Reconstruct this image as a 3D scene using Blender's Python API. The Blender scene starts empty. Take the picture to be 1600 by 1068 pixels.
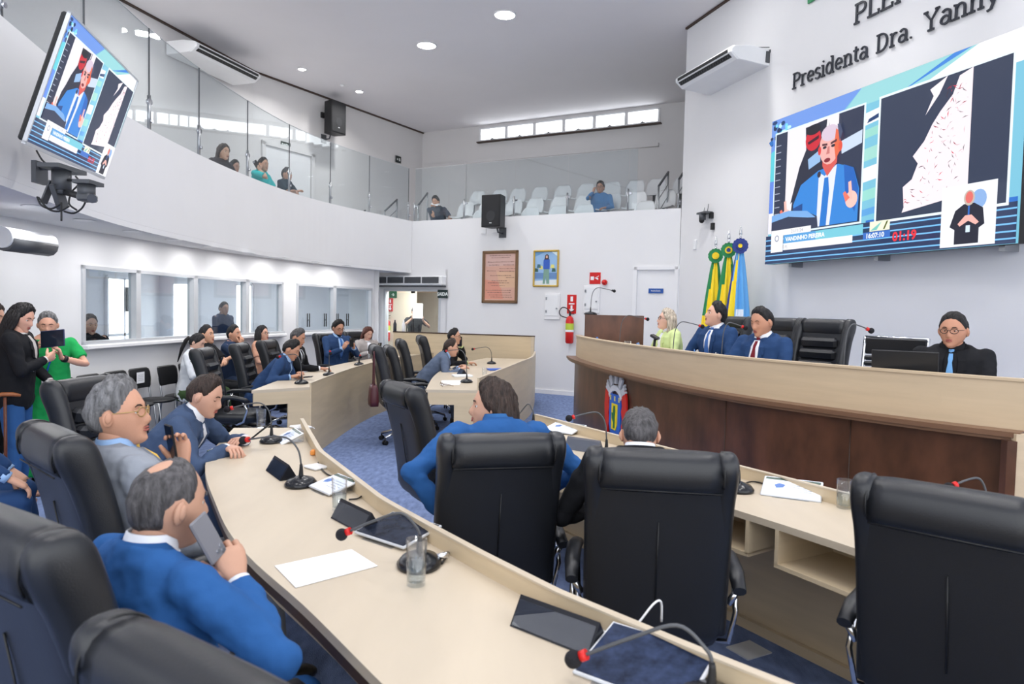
import bpy, bmesh, math, random
import numpy as np
from mathutils import Vector, Matrix, Quaternion
from mathutils.bvhtree import BVHTree
random.seed(7)
S = bpy.context.scene
COL = S.collection
PI = math.pi

# ------------------------------------------------------------------ camera
FPX, EYE, PITCH, ROLL = 1100.0, 1.62, math.atan(50 / 1100.0), math.radians(1.25)
R0 = Vector((1, 0, 0)); FW = Vector((0, math.cos(PITCH), -math.sin(PITCH))); U0 = Vector((0, math.sin(PITCH), math.cos(PITCH)))
CR = R0 * math.cos(ROLL) + U0 * math.sin(ROLL); CU = -R0 * math.sin(ROLL) + U0 * math.cos(ROLL)
cam_d = bpy.data.cameras.new('camera'); cam = bpy.data.objects.new('camera', cam_d); COL.objects.link(cam)
cam_d.sensor_width = 36; cam_d.lens = FPX / 1600 * 36; cam_d.clip_start = 0.05
mw = Matrix((( CR.x, CU.x, -FW.x, 0), (CR.y, CU.y, -FW.y, 0), (CR.z, CU.z, -FW.z, EYE), (0, 0, 0, 1)))
cam.matrix_world = mw
S.camera = cam
cam_d.dof.use_dof = True; cam_d.dof.focus_distance = 6.5; cam_d.dof.aperture_fstop = 4.5

def srgb(r, g, b):
    f = lambda c: (c / 255 / 12.92) if c / 255 <= 0.04045 else ((c / 255 + 0.055) / 1.055) ** 2.4
    return (f(r), f(g), f(b), 1)

# ------------------------------------------------------------------ world, light, exposure
W = bpy.data.worlds.new('world'); S.world = W; W.use_nodes = True
bg = W.node_tree.nodes['Background']; bg.inputs[0].default_value = (0.93, 0.96, 1.0, 1); bg.inputs[1].default_value = 1.5
S.view_settings.view_transform = 'Standard'; S.view_settings.look = 'None'
S.view_settings.exposure = 0.92; S.view_settings.gamma = 1.0
S.view_settings.use_curve_mapping = False
try:
    S.cycles.max_bounces = 8; S.cycles.diffuse_bounces = 4; S.cycles.glossy_bounces = 4
    S.cycles.transmission_bounces = 8; S.cycles.transparent_max_bounces = 12
except Exception: pass

def area(name, loc, size, power, rot=(0, 0, 0), color=(1, .98, .96), shape='DISK', sy=None):
    d = bpy.data.lights.new(name, 'AREA'); d.energy = power; d.size = size; d.shape = shape; d.color = color
    if sy: d.size_y = sy
    o = bpy.data.objects.new(name, d); COL.objects.link(o); o.location = loc; o.rotation_euler = rot
    return o

# ------------------------------------------------------------------ materials
MATS = {}
def mat(name, color=(.5, .5, .5, 1), rough=.5, metal=0., bump=0., bscale=30., var=0., vscale=4., spec=.5, stretch=(1, 1, 1), emit=None, estr=1., attr=False, trans=0., ior=1.45, sheen=0., detail=4.):
    if name in MATS: return MATS[name]
    m = bpy.data.materials.new(name); m.use_nodes = True; nt = m.node_tree; N = nt.nodes; Lk = nt.links
    b = N['Principled BSDF']; b.inputs['Roughness'].default_value = rough; b.inputs['Metallic'].default_value = metal
    b.inputs['Specular IOR Level'].default_value = spec; b.inputs['IOR'].default_value = ior
    b.inputs['Base Color'].default_value = color
    if sheen: b.inputs['Sheen Weight'].default_value = sheen
    if trans: b.inputs['Transmission Weight'].default_value = trans
    tc = N.new('ShaderNodeTexCoord'); mp = N.new('ShaderNodeMapping'); mp.inputs['Scale'].default_value = stretch
    Lk.new(tc.outputs['Object'], mp.inputs['Vector'])
    src = None
    if attr:
        a = N.new('ShaderNodeVertexColor'); a.layer_name = 'Col'; src = a.outputs['Color']
        Lk.new(src, b.inputs['Base Color'])
    if var:
        n = N.new('ShaderNodeTexNoise'); n.inputs['Scale'].default_value = vscale; n.inputs['Detail'].default_value = detail
        Lk.new(mp.outputs[0], n.inputs['Vector'])
        hs = N.new('ShaderNodeMapRange'); hs.inputs['From Min'].default_value = .25; hs.inputs['From Max'].default_value = .75
        hs.inputs['To Min'].default_value = 1 - var; hs.inputs['To Max'].default_value = 1 + var
        Lk.new(n.outputs['Fac'], hs.inputs['Value'])
        mx = N.new('ShaderNodeVectorMath'); mx.operation = 'SCALE'
        if src: Lk.new(src, mx.inputs[0])
        else: mx.inputs[0].default_value = color[:3]
        Lk.new(hs.outputs[0], mx.inputs['Scale']); Lk.new(mx.outputs[0], b.inputs['Base Color'])
    if bump:
        n2 = N.new('ShaderNodeTexNoise'); n2.inputs['Scale'].default_value = bscale; n2.inputs['Detail'].default_value = 3
        Lk.new(mp.outputs[0], n2.inputs['Vector'])
        bp = N.new('ShaderNodeBump'); bp.inputs['Strength'].default_value = bump; bp.inputs['Distance'].default_value = .01
        Lk.new(n2.outputs['Fac'], bp.inputs['Height']); Lk.new(bp.outputs[0], b.inputs['Normal'])
    if emit is not None:
        b.inputs['Emission Color'].default_value = emit; b.inputs['Emission Strength'].default_value = estr
        if attr: Lk.new(src, b.inputs['Emission Color'])
    MATS[name] = m
    return m
def glass(name, tint=(1, 1, 1, 1), refl=1.0, rough=0.0, ior=1.45):
    """thin architectural glass: fresnel mix of clear transmission and mirror reflection"""
    if name in MATS: return MATS[name]
    m = bpy.data.materials.new(name); m.use_nodes = True; nt = m.node_tree; N = nt.nodes; Lk = nt.links; N.clear()
    o = N.new('ShaderNodeOutputMaterial'); t = N.new('ShaderNodeBsdfTransparent'); t.inputs[0].default_value = tint
    g = N.new('ShaderNodeBsdfGlossy'); g.inputs['Roughness'].default_value = rough
    lw = N.new('ShaderNodeLayerWeight'); lw.inputs['Blend'].default_value = .5
    pw = N.new('ShaderNodeMath'); pw.operation = 'POWER'; pw.inputs[1].default_value = 4.5; Lk.new(lw.outputs['Facing'], pw.inputs[0])
    ml = N.new('ShaderNodeMath'); ml.operation = 'MULTIPLY_ADD'; ml.inputs[1].default_value = .9; ml.inputs[2].default_value = .035 * refl; ml.use_clamp = True
    Lk.new(pw.outputs[0], ml.inputs[0]); mx = N.new('ShaderNodeMixShader')
    Lk.new(ml.outputs[0], mx.inputs[0]); Lk.new(t.outputs[0], mx.inputs[1]); Lk.new(g.outputs[0], mx.inputs[2]); Lk.new(mx.outputs[0], o.inputs[0])
    MATS[name] = m
    return m

M_wall = mat('white_wall', srgb(226, 226, 228), .75, bump=.05, bscale=60, var=.015, vscale=1.5)
M_ceil = mat('ceiling_white', srgb(228, 226, 229), .85, var=.02, vscale=.8)
M_gray = mat('gallery_grey', srgb(220, 218, 218), .8, var=.02, vscale=1.2)
M_trim = mat('trim_white', srgb(232, 232, 234), .4, var=.02, vscale=3)
M_alu = mat('brushed_aluminium', srgb(205, 208, 212), .35, .3, var=.03, vscale=8)
M_carpet = mat('blue_carpet', srgb(112, 128, 166), .95, bump=.6, bscale=260, var=.28, vscale=22, spec=.1, stretch=(1, .35, 1), detail=8)
M_wood = mat('light_oak', srgb(198, 184, 163), .38, bump=.03, bscale=20, var=.07, vscale=5, stretch=(1.2, .25, 6), detail=6)
M_woodf = mat('light_oak_panel', srgb(205, 186, 155), .45, bump=.03, bscale=20, var=.09, vscale=3, stretch=(.5, .5, 5), detail=6)
M_woodd = mat('dais_oak', srgb(196, 175, 146), .42, var=.07, vscale=3, stretch=(.6, .6, 7), detail=6)
M_dark = mat('dark_walnut', srgb(84, 52, 37), .30, bump=.04, bscale=14, var=.6, vscale=3.2, stretch=(1.6, 1.6, .8), detail=7)
M_darkl = mat('walnut_ledge', srgb(112, 82, 62), .35, var=.12, vscale=4, stretch=(.6, .6, 4))
M_edge = mat('dark_edge', srgb(62, 44, 34), .5)
M_leather = mat('black_leather', srgb(26, 28, 33), .36, bump=.10, bscale=320, var=.08, vscale=8, spec=.6)
M_black = mat('black_plastic', srgb(20, 21, 24), .45, bump=.05, bscale=80)
M_chrome = mat('chrome', srgb(215, 217, 222), .15, 1.)
M_steel = mat('steel', srgb(165, 168, 172), .3, .9)
M_plastw = mat('white_plastic', srgb(230, 231, 233), .35, var=.02, vscale=5)
M_seatw = mat('white_seat_plastic', srgb(222, 224, 226), .3)
M_paper = mat('paper', srgb(238, 239, 242), .7, var=.02, vscale=9)
M_red = mat('red_paint', srgb(205, 32, 30), .35)
M_print = mat('print', (1, 1, 1, 1), .5, attr=True)
M_screen = mat('led_screen', (0, 0, 0, 1), .35, attr=True, emit=(1, 1, 1, 1), estr=1.15)
M_screen.node_tree.nodes['Principled BSDF'].inputs['Base Color'].default_value = (0, 0, 0, 1)
for l in list(M_screen.node_tree.links):
    if l.to_socket.name == 'Base Color': M_screen.node_tree.links.remove(l)
M_lamp = mat('lamp_glow', (1, 1, 1, 1), .5, emit=(1, .98, .95, 1), estr=30)
M_day = mat('daylight_pane', (1, 1, 1, 1), .5, emit=(.93, .97, 1, 1), estr=2.2)
M_glass = glass('clear_glass', (.93, .96, .97, 1), 1.5)
M_win = glass('window_glass', (.88, .92, .93, 1), 1.6)
M_tumbler = glass('tumbler_glass', (.96, .97, .98, 1), 1.9)
M_water = glass('water', (.9, .95, .97, 1), 1.6, ior=1.33)
M_acryl = glass('clear_acrylic', (.88, .9, .93, 1), 1.8)

def tag(o, label=None, cat=None, group=None, kind=None):
    if label: o['label'] = label
    if cat: o['category'] = cat
    if group: o['group'] = group
    if kind: o['kind'] = kind
    return o
def struct(o): o['kind'] = 'structure'; return o

# ------------------------------------------------------------------ mesh builder
class MB:
    def __init__(s): s.V = []; s.F = []; s.MI = []; s.C = []; s.SM = []
    def add(s, vs, fs, mi=0, col=(1, 1, 1, 1), smooth=False):
        b = len(s.V); s.V += [tuple(v) for v in vs]
        for f in fs: s.F.append([b + i for i in f]); s.MI.append(mi); s.C.append(col); s.SM.append(smooth)
        return s
    def box(s, c, size, rot=None, mi=0, col=(1, 1, 1, 1), bev=0.0):
        hx, hy, hz = size[0] / 2, size[1] / 2, size[2] / 2
        if bev:
            b = min(bev, hx * .9, hy * .9, hz * .9); P = []
            for sx in (-1, 1):
                for sy in (-1, 1):
                    for sz in (-1, 1):
                        P += [(sx * (hx - b), sy * (hy - b), sz * hz), (sx * (hx - b), sy * hy, sz * (hz - b)), (sx * hx, sy * (hy - b), sz * (hz - b))]
            bm = bmesh.new()
            for p in P: bm.verts.new(p)
            bmesh.ops.convex_hull(bm, input=bm.verts)
            bm.verts.index_update()
            vs = [v.co.copy() for v in bm.verts]; fs = [[v.index for v in f.verts] for f in bm.faces]; bm.free()
        else:
            vs = [Vector((sx * hx, sy * hy, sz * hz)) for sx in (-1, 1) for sy in (-1, 1) for sz in (-1, 1)]
            fs = [(0, 1, 3, 2), (4, 6, 7, 5), (0, 4, 5, 1), (2, 3, 7, 6), (0, 2, 6, 4), (1, 5, 7, 3)]
        if rot is not None: vs = [rot @ Vector(v) for v in vs]
        return s.add([Vector(v) + Vector(c) for v in vs], fs, mi, col)
    def loft(s, rings, caps=True, mi=0, col=(1, 1, 1, 1), smooth=True, closed=True):
        n = len(rings[0]); vs = [p for r in rings for p in r]; fs = []
        for i in range(len(rings) - 1):
            for j in range(n if closed else n - 1):
                k = (j + 1) % n
                fs.append((i * n + j, i * n + k, (i + 1) * n + k, (i + 1) * n + j))
        s.add(vs, fs, mi, col, smooth)
        if caps and closed:
            b = len(s.V) - len(vs)
            s.F.append([b + i for i in range(n)][::-1]); s.MI.append(mi); s.C.append(col); s.SM.append(False)
            s.F.append([b + (len(rings) - 1) * n + i for i in range(n)]); s.MI.append(mi); s.C.append(col); s.SM.append(False)
        return s
    def tube(s, pts, rad, n=8, mi=0, col=(1, 1, 1, 1), flat=None, up=None, caps=True):
        pts = [Vector(p) for p in pts]
        if not hasattr(rad, '__len__'): rad = [rad] * len(pts)
        rings = []; last = Vector(up) if up else None
        for i, p in enumerate(pts):
            d = (pts[min(i + 1, len(pts) - 1)] - pts[max(i - 1, 0)])
            if d.length < 1e-9: d = Vector((0, 0, 1))
            d.normalize()
            if last is None: last = Vector((0, 0, 1)) if abs(d.z) < .9 else Vector((1, 0, 0))
            a = last - d * last.dot(d)
            if a.length < 1e-6: a = d.orthogonal()
            a.normalize(); b = d.cross(a); last = a
            fl = flat if flat else 1.0
            rings.append([p + (a * math.cos(2 * PI * k / n) * fl + b * math.sin(2 * PI * k / n)) * rad[i] for k in range(n)])
        return s.loft(rings, caps, mi, col)
    def cyl(s, c, r, h, n=16, axis='z', mi=0, col=(1, 1, 1, 1), r2=None):
        c = Vector(c); ax = {'x': Vector((1, 0, 0)), 'y': Vector((0, 1, 0)), 'z': Vector((0, 0, 1))}[axis] if isinstance(axis, str) else Vector(axis).normalized()
        return s.tube([c - ax * h / 2, c + ax * h / 2], [r, r if r2 is None else r2], n, mi, col)
    def ell(s, c, r, n=12, m=8, rot=None, mi=0, col=(1, 1, 1, 1), zmin=-1, zmax=1):
        c = Vector(c)
        if not hasattr(r, '__len__'): r = (r, r, r)
        rings = []
        for i in range(m + 1):
            ph = -PI / 2 + PI * i / m
            ph = max(math.asin(zmin), min(math.asin(zmax), ph))
            cr = max(math.cos(ph), 1e-4)
            ring = [Vector((r[0] * cr * math.cos(2 * PI * k / n), r[1] * cr * math.sin(2 * PI * k / n), r[2] * math.sin(ph))) for k in range(n)]
            if rot is not None: ring = [rot @ v for v in ring]
            rings.append([c + v for v in ring])
        return s.loft(rings, True, mi, col)
    def lathe(s, prof, c=(0, 0, 0), n=24, mi=0, col=(1, 1, 1, 1)):
        c = Vector(c)
        rings = [[c + Vector((r * math.cos(2 * PI * k / n), r * math.sin(2 * PI * k / n), z)) for k in range(n)] for r, z in prof]
        return s.loft(rings, True, mi, col)
    def prism(s, poly, z0, z1, mi=0, col=(1, 1, 1, 1), top=True):
        n = len(poly); vs = [(p[0], p[1], z0) for p in poly] + [(p[0], p[1], z1) for p in poly]
        fs = [(i, (i + 1) % n, n + (i + 1) % n, n + i) for i in range(n)] + [tuple(range(n))[::-1], tuple(range(n, 2 * n))]
        return s.add(vs, fs, mi, col)
    def band(s, A, B, z0, z1, mi=0, col=(1, 1, 1, 1)):
        """solid between two plan polylines"""
        n = len(A); vs = []
        for i in range(n):
            vs += [(A[i][0], A[i][1], z0), (B[i][0], B[i][1], z0), (B[i][0], B[i][1], z1), (A[i][0], A[i][1], z1)]
        fs = [(0, 1, 2, 3), (4 * n - 4, 4 * n - 1, 4 * n - 2, 4 * n - 3)]
        for i in range(n - 1):
            a = 4 * i; b = a + 4
            fs += [(a, a + 1, b + 1, b)[::-1], (a + 1, a + 2, b + 2, b + 1)[::-1], (a + 2, a + 3, b + 3, b + 2)[::-1], (a + 3, a, b, b + 3)[::-1]]
        return s.add(vs, fs, mi, col)
    def build(s, name, mats, parent=None, mtx=None, label=None):
        me = bpy.data.meshes.new(name); me.from_pydata(s.V, [], s.F)
        if not isinstance(mats, (list, tuple)): mats = [mats]
        for m in mats: me.materials.append(m)
        me.polygons.foreach_set('material_index', s.MI); me.polygons.foreach_set('use_smooth', s.SM)
        if any(c != (1, 1, 1, 1) for c in s.C):
            ca = me.color_attributes.new('Col', 'FLOAT_COLOR', 'CORNER')
            arr = []
            for f, c in zip(s.F, s.C): arr += list(c) * len(f)
            ca.data.foreach_set('color', arr)
        me.update()
        bm = bmesh.new(); bm.from_mesh(me); bmesh.ops.recalc_face_normals(bm, faces=bm.faces); bm.to_mesh(me); bm.free()
        o = bpy.data.objects.new(name, me); COL.objects.link(o)
        if parent is not None: o.parent = parent
        if mtx is not None: o.matrix_local = mtx
        if label: o['label'] = label
        return o

def empty(name, loc=(0, 0, 0), h=0.0, label=None, cat=None, group=None, mtx=None, parent=None):
    """h = heading in degrees, clockwise from +Y; the thing's local +Y points along it"""
    o = bpy.data.objects.new(name, None); COL.objects.link(o); o.empty_display_size = .1
    if mtx is not None: o.matrix_world = mtx
    else: o.location = loc; o.rotation_euler = (0, 0, -math.radians(h))
    if parent: o.parent = parent
    return tag(o, label, cat, group)
KIDS = {}
def copy_tree(o, parent=None):
    c = o.copy(); COL.objects.link(c)
    if parent is not None: c.parent = parent
    for ch in [x for x in o.children]: copy_tree(ch, c)
    return c
def dup(o, loc=None, h=None, label=None, group=None, mtx=None):
    c = copy_tree(o)
    if mtx is not None: c.matrix_world = mtx
    else:
        c.location = loc; c.rotation_euler = (0, 0, -math.radians(h or 0))
    if label: c['label'] = label
    if group: c['group'] = group
    return c
def spline(P, n=6):
    out = []
    for i in range(len(P) - 1):
        p0 = P[max(i - 1, 0)]; p1 = P[i]; p2 = P[i + 1]; p3 = P[min(i + 2, len(P) - 1)]
        for k in range(n):
            t = k / n
            out.append(tuple(.5 * (2 * b + (c - a) * t + (2 * a - 5 * b + 4 * c - d) * t * t + (3 * b - a - 3 * c + d) * t ** 3) for a, b, c, d in zip(p0, p1, p2, p3)))
    out.append(tuple(P[-1]))
    return out
def resample(P, n):
    P = [Vector((p[0], p[1])) for p in P]; L = [0]
    for a, b in zip(P, P[1:]): L.append(L[-1] + (b - a).length)
    out = []
    for i in range(n):
        t = L[-1] * i / (n - 1); j = 0
        while j < len(L) - 2 and L[j + 1] < t: j += 1
        f = (t - L[j]) / max(L[j + 1] - L[j], 1e-9); q = P[j].lerp(P[j + 1], f); out.append((q.x, q.y))
    return out
def offset(P, d):
    """offset polyline to its left by d"""
    out = []
    for i in range(len(P)):
        a = Vector(P[max(i - 1, 0)][:2]); b = Vector(P[min(i + 1, len(P) - 1)][:2]); t = (b - a).normalized()
        out.append((P[i][0] - t.y * d, P[i][1] + t.x * d))
    return out
def frame(p, e, z=0.0, out=0.0):
    """wall frame: local x along e (seen left to right from the room), y up, z out of the wall"""
    e = Vector((e[0], e[1], 0)).normalized(); n = Vector((e.y, -e.x, 0))
    q = Vector((p[0], p[1], z)) + n * out
    return Matrix(((e.x, 0, n.x, q.x), (e.y, 0, n.y, q.y), (0, 1, 0, q.z), (0, 0, 0, 1)))

def rr(w, h, n=20, p=4.0):
    """superellipse ring, (x,z)-like pairs"""
    out = []
    for k in range(n):
        a = 2 * PI * k / n; c, s_ = math.cos(a), math.sin(a)
        out.append((w * math.copysign(abs(c) ** (2 / p), c), h * math.copysign(abs(s_) ** (2 / p), s_)))
    return out
# ------------------------------------------------------------------ the room
LC = (2.94, 12.52); LE = (.302, -.953)                 # screen wall: corner, direction
BC = (-3.10, 15.73); BE = (.883, -.469)                # back wall: corner, direction
CEIL = 6.6; PZ0, PZ1 = 2.43, 3.48
def wallp(c, e, u): return (c[0] + e[0] * u, c[1] + e[1] * u)
struct(MB().prism([(-12, -4), (9, -4), (9, 22), (-12, 22)], -.1, 0).build('floor', M_carpet))
struct(MB().prism([(-12, -4), (10, -4), (10, 24), (-12, 24)], CEIL, CEIL + .1).build('ceiling', M_ceil))
# window wall on the left, ground floor
WP = [(-4.6, -3), (-4.62, 3), (-4.64, 7.2), (-4.38, 10), (-3.82, 12), (-3.10, 15.73 - .9), (-3.02, 15.62)]
WP = [(-4.66, -3), (-4.66, 3), (-4.64, 7.2), (-4.35, 10), (-3.8, 12), (-2.86, 14.5), (-2.98, 15.65)]
def seg_at(P, y):
    for a, b in zip(P, P[1:]):
        if a[1] <= y <= b[1]:
            t = (y - a[1]) / (b[1] - a[1]); return (a[0] + (b[0] - a[0]) * t, y)
def wallseg(mb, P, ya, yb, z0, z1, th=-.12):
    Q = [seg_at(P, ya)] + [p for p in P if ya < p[1] < yb] + [seg_at(P, yb)]
    mb.band(Q, offset(Q, -th), z0, z1)
SILL, HEAD = 1.14, 2.0
wl = MB()
wallseg(wl, WP, -3, 7.52, 0, 2.5); wallseg(wl, WP, 7.52, 14.42, 0, SILL); wallseg(wl, WP, 7.52, 14.42, HEAD, 2.5)
wallseg(wl, WP, 11.80, 12.16, SILL, HEAD); wallseg(wl, WP, 14.42, 15.65, 0, 2.5)
struct(wl.build('wall_left', M_wall))
# windows: (y0, y1)
wins = [(7.52, 8.46), (8.46, 9.70), (9.70, 10.88), (10.88, 11.80), (12.16, 13.2), (13.2, 14.42)]
for i, (a, b) in enumerate(wins):
    pa = Vector(seg_at(WP, a)); pb = Vector(seg_at(WP, b)); L = (pb - pa).length
    M = frame(pa, (pb - pa), 0)
    w = struct(empty('window_%d' % (i + 1), mtx=M))
    f = MB(); t = .045
    for (x, wd) in ((t / 2, t), (L - t / 2, t)): f.box((x, (SILL + HEAD) / 2, -.03), (wd, HEAD - SILL, .1))
    f.box((L / 2, SILL + .02, -.02), (L, .04, .14)); f.box((L / 2, HEAD - .02, -.03), (L, .04, .1))
    f.build('frame', M_alu, w)
    MB().box((L / 2, (SILL + HEAD) / 2, -.05), (L - 2 * t, HEAD - SILL - .08, .008)).build('pane', M_win, w)
    MB().box((L / 2, SILL - .02, .035), (L + .02, .05, .11), bev=.01).build('sill', M_trim, w)
    if i >= 4:
        for x in ((L * .35, L * .8) if i == 4 else (L * .12, L * .38)):
            g = MB()
            g.tube([(x - .03, SILL + .1, -.03), (x - .03, SILL + .34, -.03)], .010, 8); g.tube([(x + .03, SILL + .1, -.03), (x + .03, SILL + .34, -.03)], .010, 8)
            g.tube([(x - .03, SILL + .22, -.03), (x + .03, SILL + .22, -.03)], .008, 6)
            g.build('pull_handle', M_black, w)
# balcony soffit + parapet (curved)
PP = spline([(-2.7, 1.2), (-3.02, 3.2), (-3.45, 4.9), (-3.88, 6.9), (-3.98, 8.6), (-3.90, 10.3), (-3.66, 11.9), (-3.18, 13.3), (-2.16, 15.34)], 8)
def back_y(x): return BC[1] + (x - BC[0]) * BE[1] / BE[0]
sof = MB(); n = len(PP)
Q = [(p[0] - (6.2 if p[1] < 13 else 6.2), p[1] + 1.5) for p in PP]
sof.band(PP, Q, PZ0 - .06, PZ0 - .001)
struct(sof.build('trim_1', M_wall)); bpy.data.objects['trim_1']['label'] = 'white soffit under the balcony'
struct(MB().band(PP, offset(PP, .14), PZ0, PZ1).build('wall_balcony', M_wall))
# gallery floor behind it
g = MB(); g.band(offset(PP, .14), [(p[0] - 6, p[1] + 1.2) for p in offset(PP, .14)], 2.6, 2.75)
struct(g.build('trim_2', M_gray))
# back wall, ground floor up to the balcony edge, with the glass door opening
bw = MB(); BL = 6.83
def bbox(mb, u0, u1, v0, v1, w0=-.15, w1=0., mi=0): mb.box(((u0 + u1) / 2, (v0 + v1) / 2, (w0 + w1) / 2), (u1 - u0, v1 - v0, w1 - w0), mi=mi)
BF = frame(BC, BE)
DU0, DU1, DH = .28, 1.78, 2.02
bbox(bw, -.3, DU0, 0, PZ0); bbox(bw, DU0, DU1, DH, PZ0); bbox(bw, DU1, 1.05 + .9, 0, PZ0); bbox(bw, 1.9, 6.0, 0, PZ1); bbox(bw, 6.0, 6.83, 2.45, PZ1)
bbox(bw, 1.02, 1.9, PZ0, PZ1); bbox(bw, 6.0, 6.05, 0, 2.45); bbox(bw, 6.78, 6.83, 0, 2.45)
o = struct(bw.build('wall_back', M_wall, mtx=BF))
fb = MB(); bbox(fb, -.3, 6.83, 2.62, 2.76, -5, -.15); 
for k, (zz, off) in enumerate([(2.95, .32), (3.29, 1.12), (3.70, 2.0)]): bbox(fb, .6, 6.8, 2.76, zz, -(off + (.85 if k < 2 else 3.0)), -off)
struct(fb.build('trim_3', M_gray, mtx=BF))
# screen wall
sw = MB(); sw.box((5.5, CEIL / 2, -.1), (11, CEIL, .2))
struct(sw.build('wall_right', M_wall, mtx=frame(LC, LE)))
sw = MB(); sw.box((0, CEIL / 2 + PZ1 / 2, -2.3), (.16, CEIL - PZ1 - 0, 4.4)) 
# gallery walls
GW = [(-9.5, 2.0), (-6.58, 11.9), (-5.66, 15.3), (-5.52, 15.52), (-2.67, 20.3)]
struct(MB().band(GW, offset(GW, .12), 2.75, CEIL).build('wall_gallery_left', M_gray))
GC = (-2.67, 20.3); GE = (.883, -.469)
gf = frame(GC, GE)
gb = MB()
WU0, WU1, WV0, WV1 = 1.90, 6.90, 6.17, 6.52
bbox(gb, -.2, WU0, 2.75, CEIL); bbox(gb, WU0, WU1, 2.75, WV0); bbox(gb, WU0, WU1, WV1, CEIL); bbox(gb, WU1, 8.6, 2.75, CEIL)
bbox(gb, .1, 1.4, 2.9, 5.62, 0, .0001); 
bbox(gb, 1.55, 6.9, 5.60, 5.68, 0, .10); bbox(gb, .1, 1.45, 5.60, 5.66, 0, .06); bbox(gb, 1.40, 1.50, 2.9, 5.66, 0, .05)
bbox(gb, 7.75, 7.9, 2.9, CEIL, 0, .25)
struct(gb.build('wall_gallery_back', M_gray, mtx=gf))
# clerestory windows
nw = 6; wd = (WU1 - WU0) / nw
for i in range(nw):
    u = WU0 + i * wd
    w = struct(empty('window_%d' % (7 + i), mtx=gf @ Matrix.Translation((u, 0, 0))))
    f = MB()
    for a in (.02, wd - .02): f.box((a, (WV0 + WV1) / 2, 0), (.05, WV1 - WV0, .08))
    f.box((wd / 2, WV0 + .015, 0), (wd, .04, .09)); f.box((wd / 2, WV1 - .015, 0), (wd, .04, .08))
    f.build('frame', M_trim, w)
    MB().box((wd / 2, (WV0 + WV1) / 2, -.04), (wd - .06, WV1 - WV0 - .05, .01)).build('pane', M_day, w)
    MB().box((wd * .5, WV0 + .03, .06), (.10, .02, .03)).ell((wd * .5, WV0 + .045, .06), .025, 8, 6).build('latch', M_steel, w)
MB().box((WU0 + (WU1 - WU0) / 2, WV0 - .03, .05), (WU1 - WU0 + .1, .03, .12)).build('trim_4', M_edge, mtx=gf)['kind'] = 'structure'
# gallery right side wall (closes the gallery behind the screen wall)
q0 = Vector((LC[0], LC[1], 0)); q1 = q0 + Vector((.469, .883, 0)) * 5
struct(MB().band([(q0.x + .15, q0.y + .05), (q1.x + .15, q1.y)], [(q0.x + .3, q0.y), (q1.x + .3, q1.y - .1)], 2.7, CEIL).build('wall_gallery_right', M_gray))
# ceiling shadow-gap trims
c = MB(); c.band(GW, offset(GW, -.05), CEIL - .03, CEIL - .001); struct(c.build('trim_5', M_edge))
c = MB(); c.box((5.5, CEIL - .02, .02), (11, .03, .04)); struct(c.build('trim_6', M_edge, mtx=frame(LC, LE)))
# baseboards
c = MB(); c.box((4.35, .04, .012), (4.9, .08, .024)); struct(c.build('baseboard_back', M_trim, mtx=BF))
c = MB(); c.box((5.5, .04, .012), (11, .08, .024)); struct(c.build('baseboard_right', M_trim, mtx=frame(LC, LE)))
# ceiling lights: big round panels, small spots
def ceil_light(x, y, r, power, label, name='ceiling_light', group=None, spread=140):
    e = empty(name, (x, y, CEIL), 0, label, 'ceiling light', group)
    MB().lathe([(r, 0), (r * 1.12, -.002), (r * 1.12, -.02), (r, -.025), (r, -.002)], n=32).build('rim', M_trim, e)
    MB().cyl((0, 0, -.012), r * .99, .012, 32).build('diffuser', M_lamp, e)
    a = area('lamp_light', (x, y, CEIL - .05), r * 2, power); a.data.spread = math.radians(spread)
    return e
PW = 13
ceil_light(-1.74, 13.58, .17, PW, 'round lit ceiling light, the farther of the two big ones in view')
ceil_light(-.24, 12.12, .17, PW, 'round lit ceiling light, the nearer big one by the top edge')
k = 0
for (x, y) in [(2.35, 10.1), (-1.8, 9.9), (-.2, 8.4), (2.95, 7.9), (-1.9, 6.3), (0, 4.6), (3.5, 5.8), (2.2, 3.6), (-2.2, 2.6), (.4, 1.2)]:
    near_wall = (x, y) in ((2.35, 10.1), (2.95, 7.9), (3.5, 5.8))
    ceil_light(x, y, .17, PW, 'round ceiling light out of view above ' + ['the flags', 'the inner desk chairs', 'the microphone desk', 'the man with the maroon tie', 'the gap between the two left desks', 'the empty side-on chair', 'the man with the laptop', 'the big chair at the right', 'the man in the grey suit', 'the near desk'][k], group='unseen ceiling lights over the chamber', spread=85 if near_wall else 140)
    k += 1
ceil_light(-4.55, 15.07, .08, 12, 'small ceiling spot above the left gallery, nearer the wall air conditioner', 'ceiling_spot')
ceil_light(-3.66, 16.53, .08, 12, 'small ceiling spot above the gallery corner, beside the smoke detector', 'ceiling_spot')
for p in ((-5.4, 11.5),):
    ceil_light(p[0], p[1], .17, 14, 'round ceiling light above the left gallery, seen only in the glass')
e = MB().lathe([(.05, 0), (.05, -.02), (.03, -.04), (.001, -.045)]).build('smoke_detector', M_plastw); e.location = (-3.95, 16.1, CEIL); tag(e, 'small white smoke detector on the ceiling left of the far spot', 'detector')
SL = resample([(-3.4, 3.9), (-3.98, 6.2), (-4.08, 8.0), (-4.0, 9.6), (-3.70, 11.0), (-3.05, 12.9)], 11)  # fill lights added under the soffit to brighten the window wall
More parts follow.
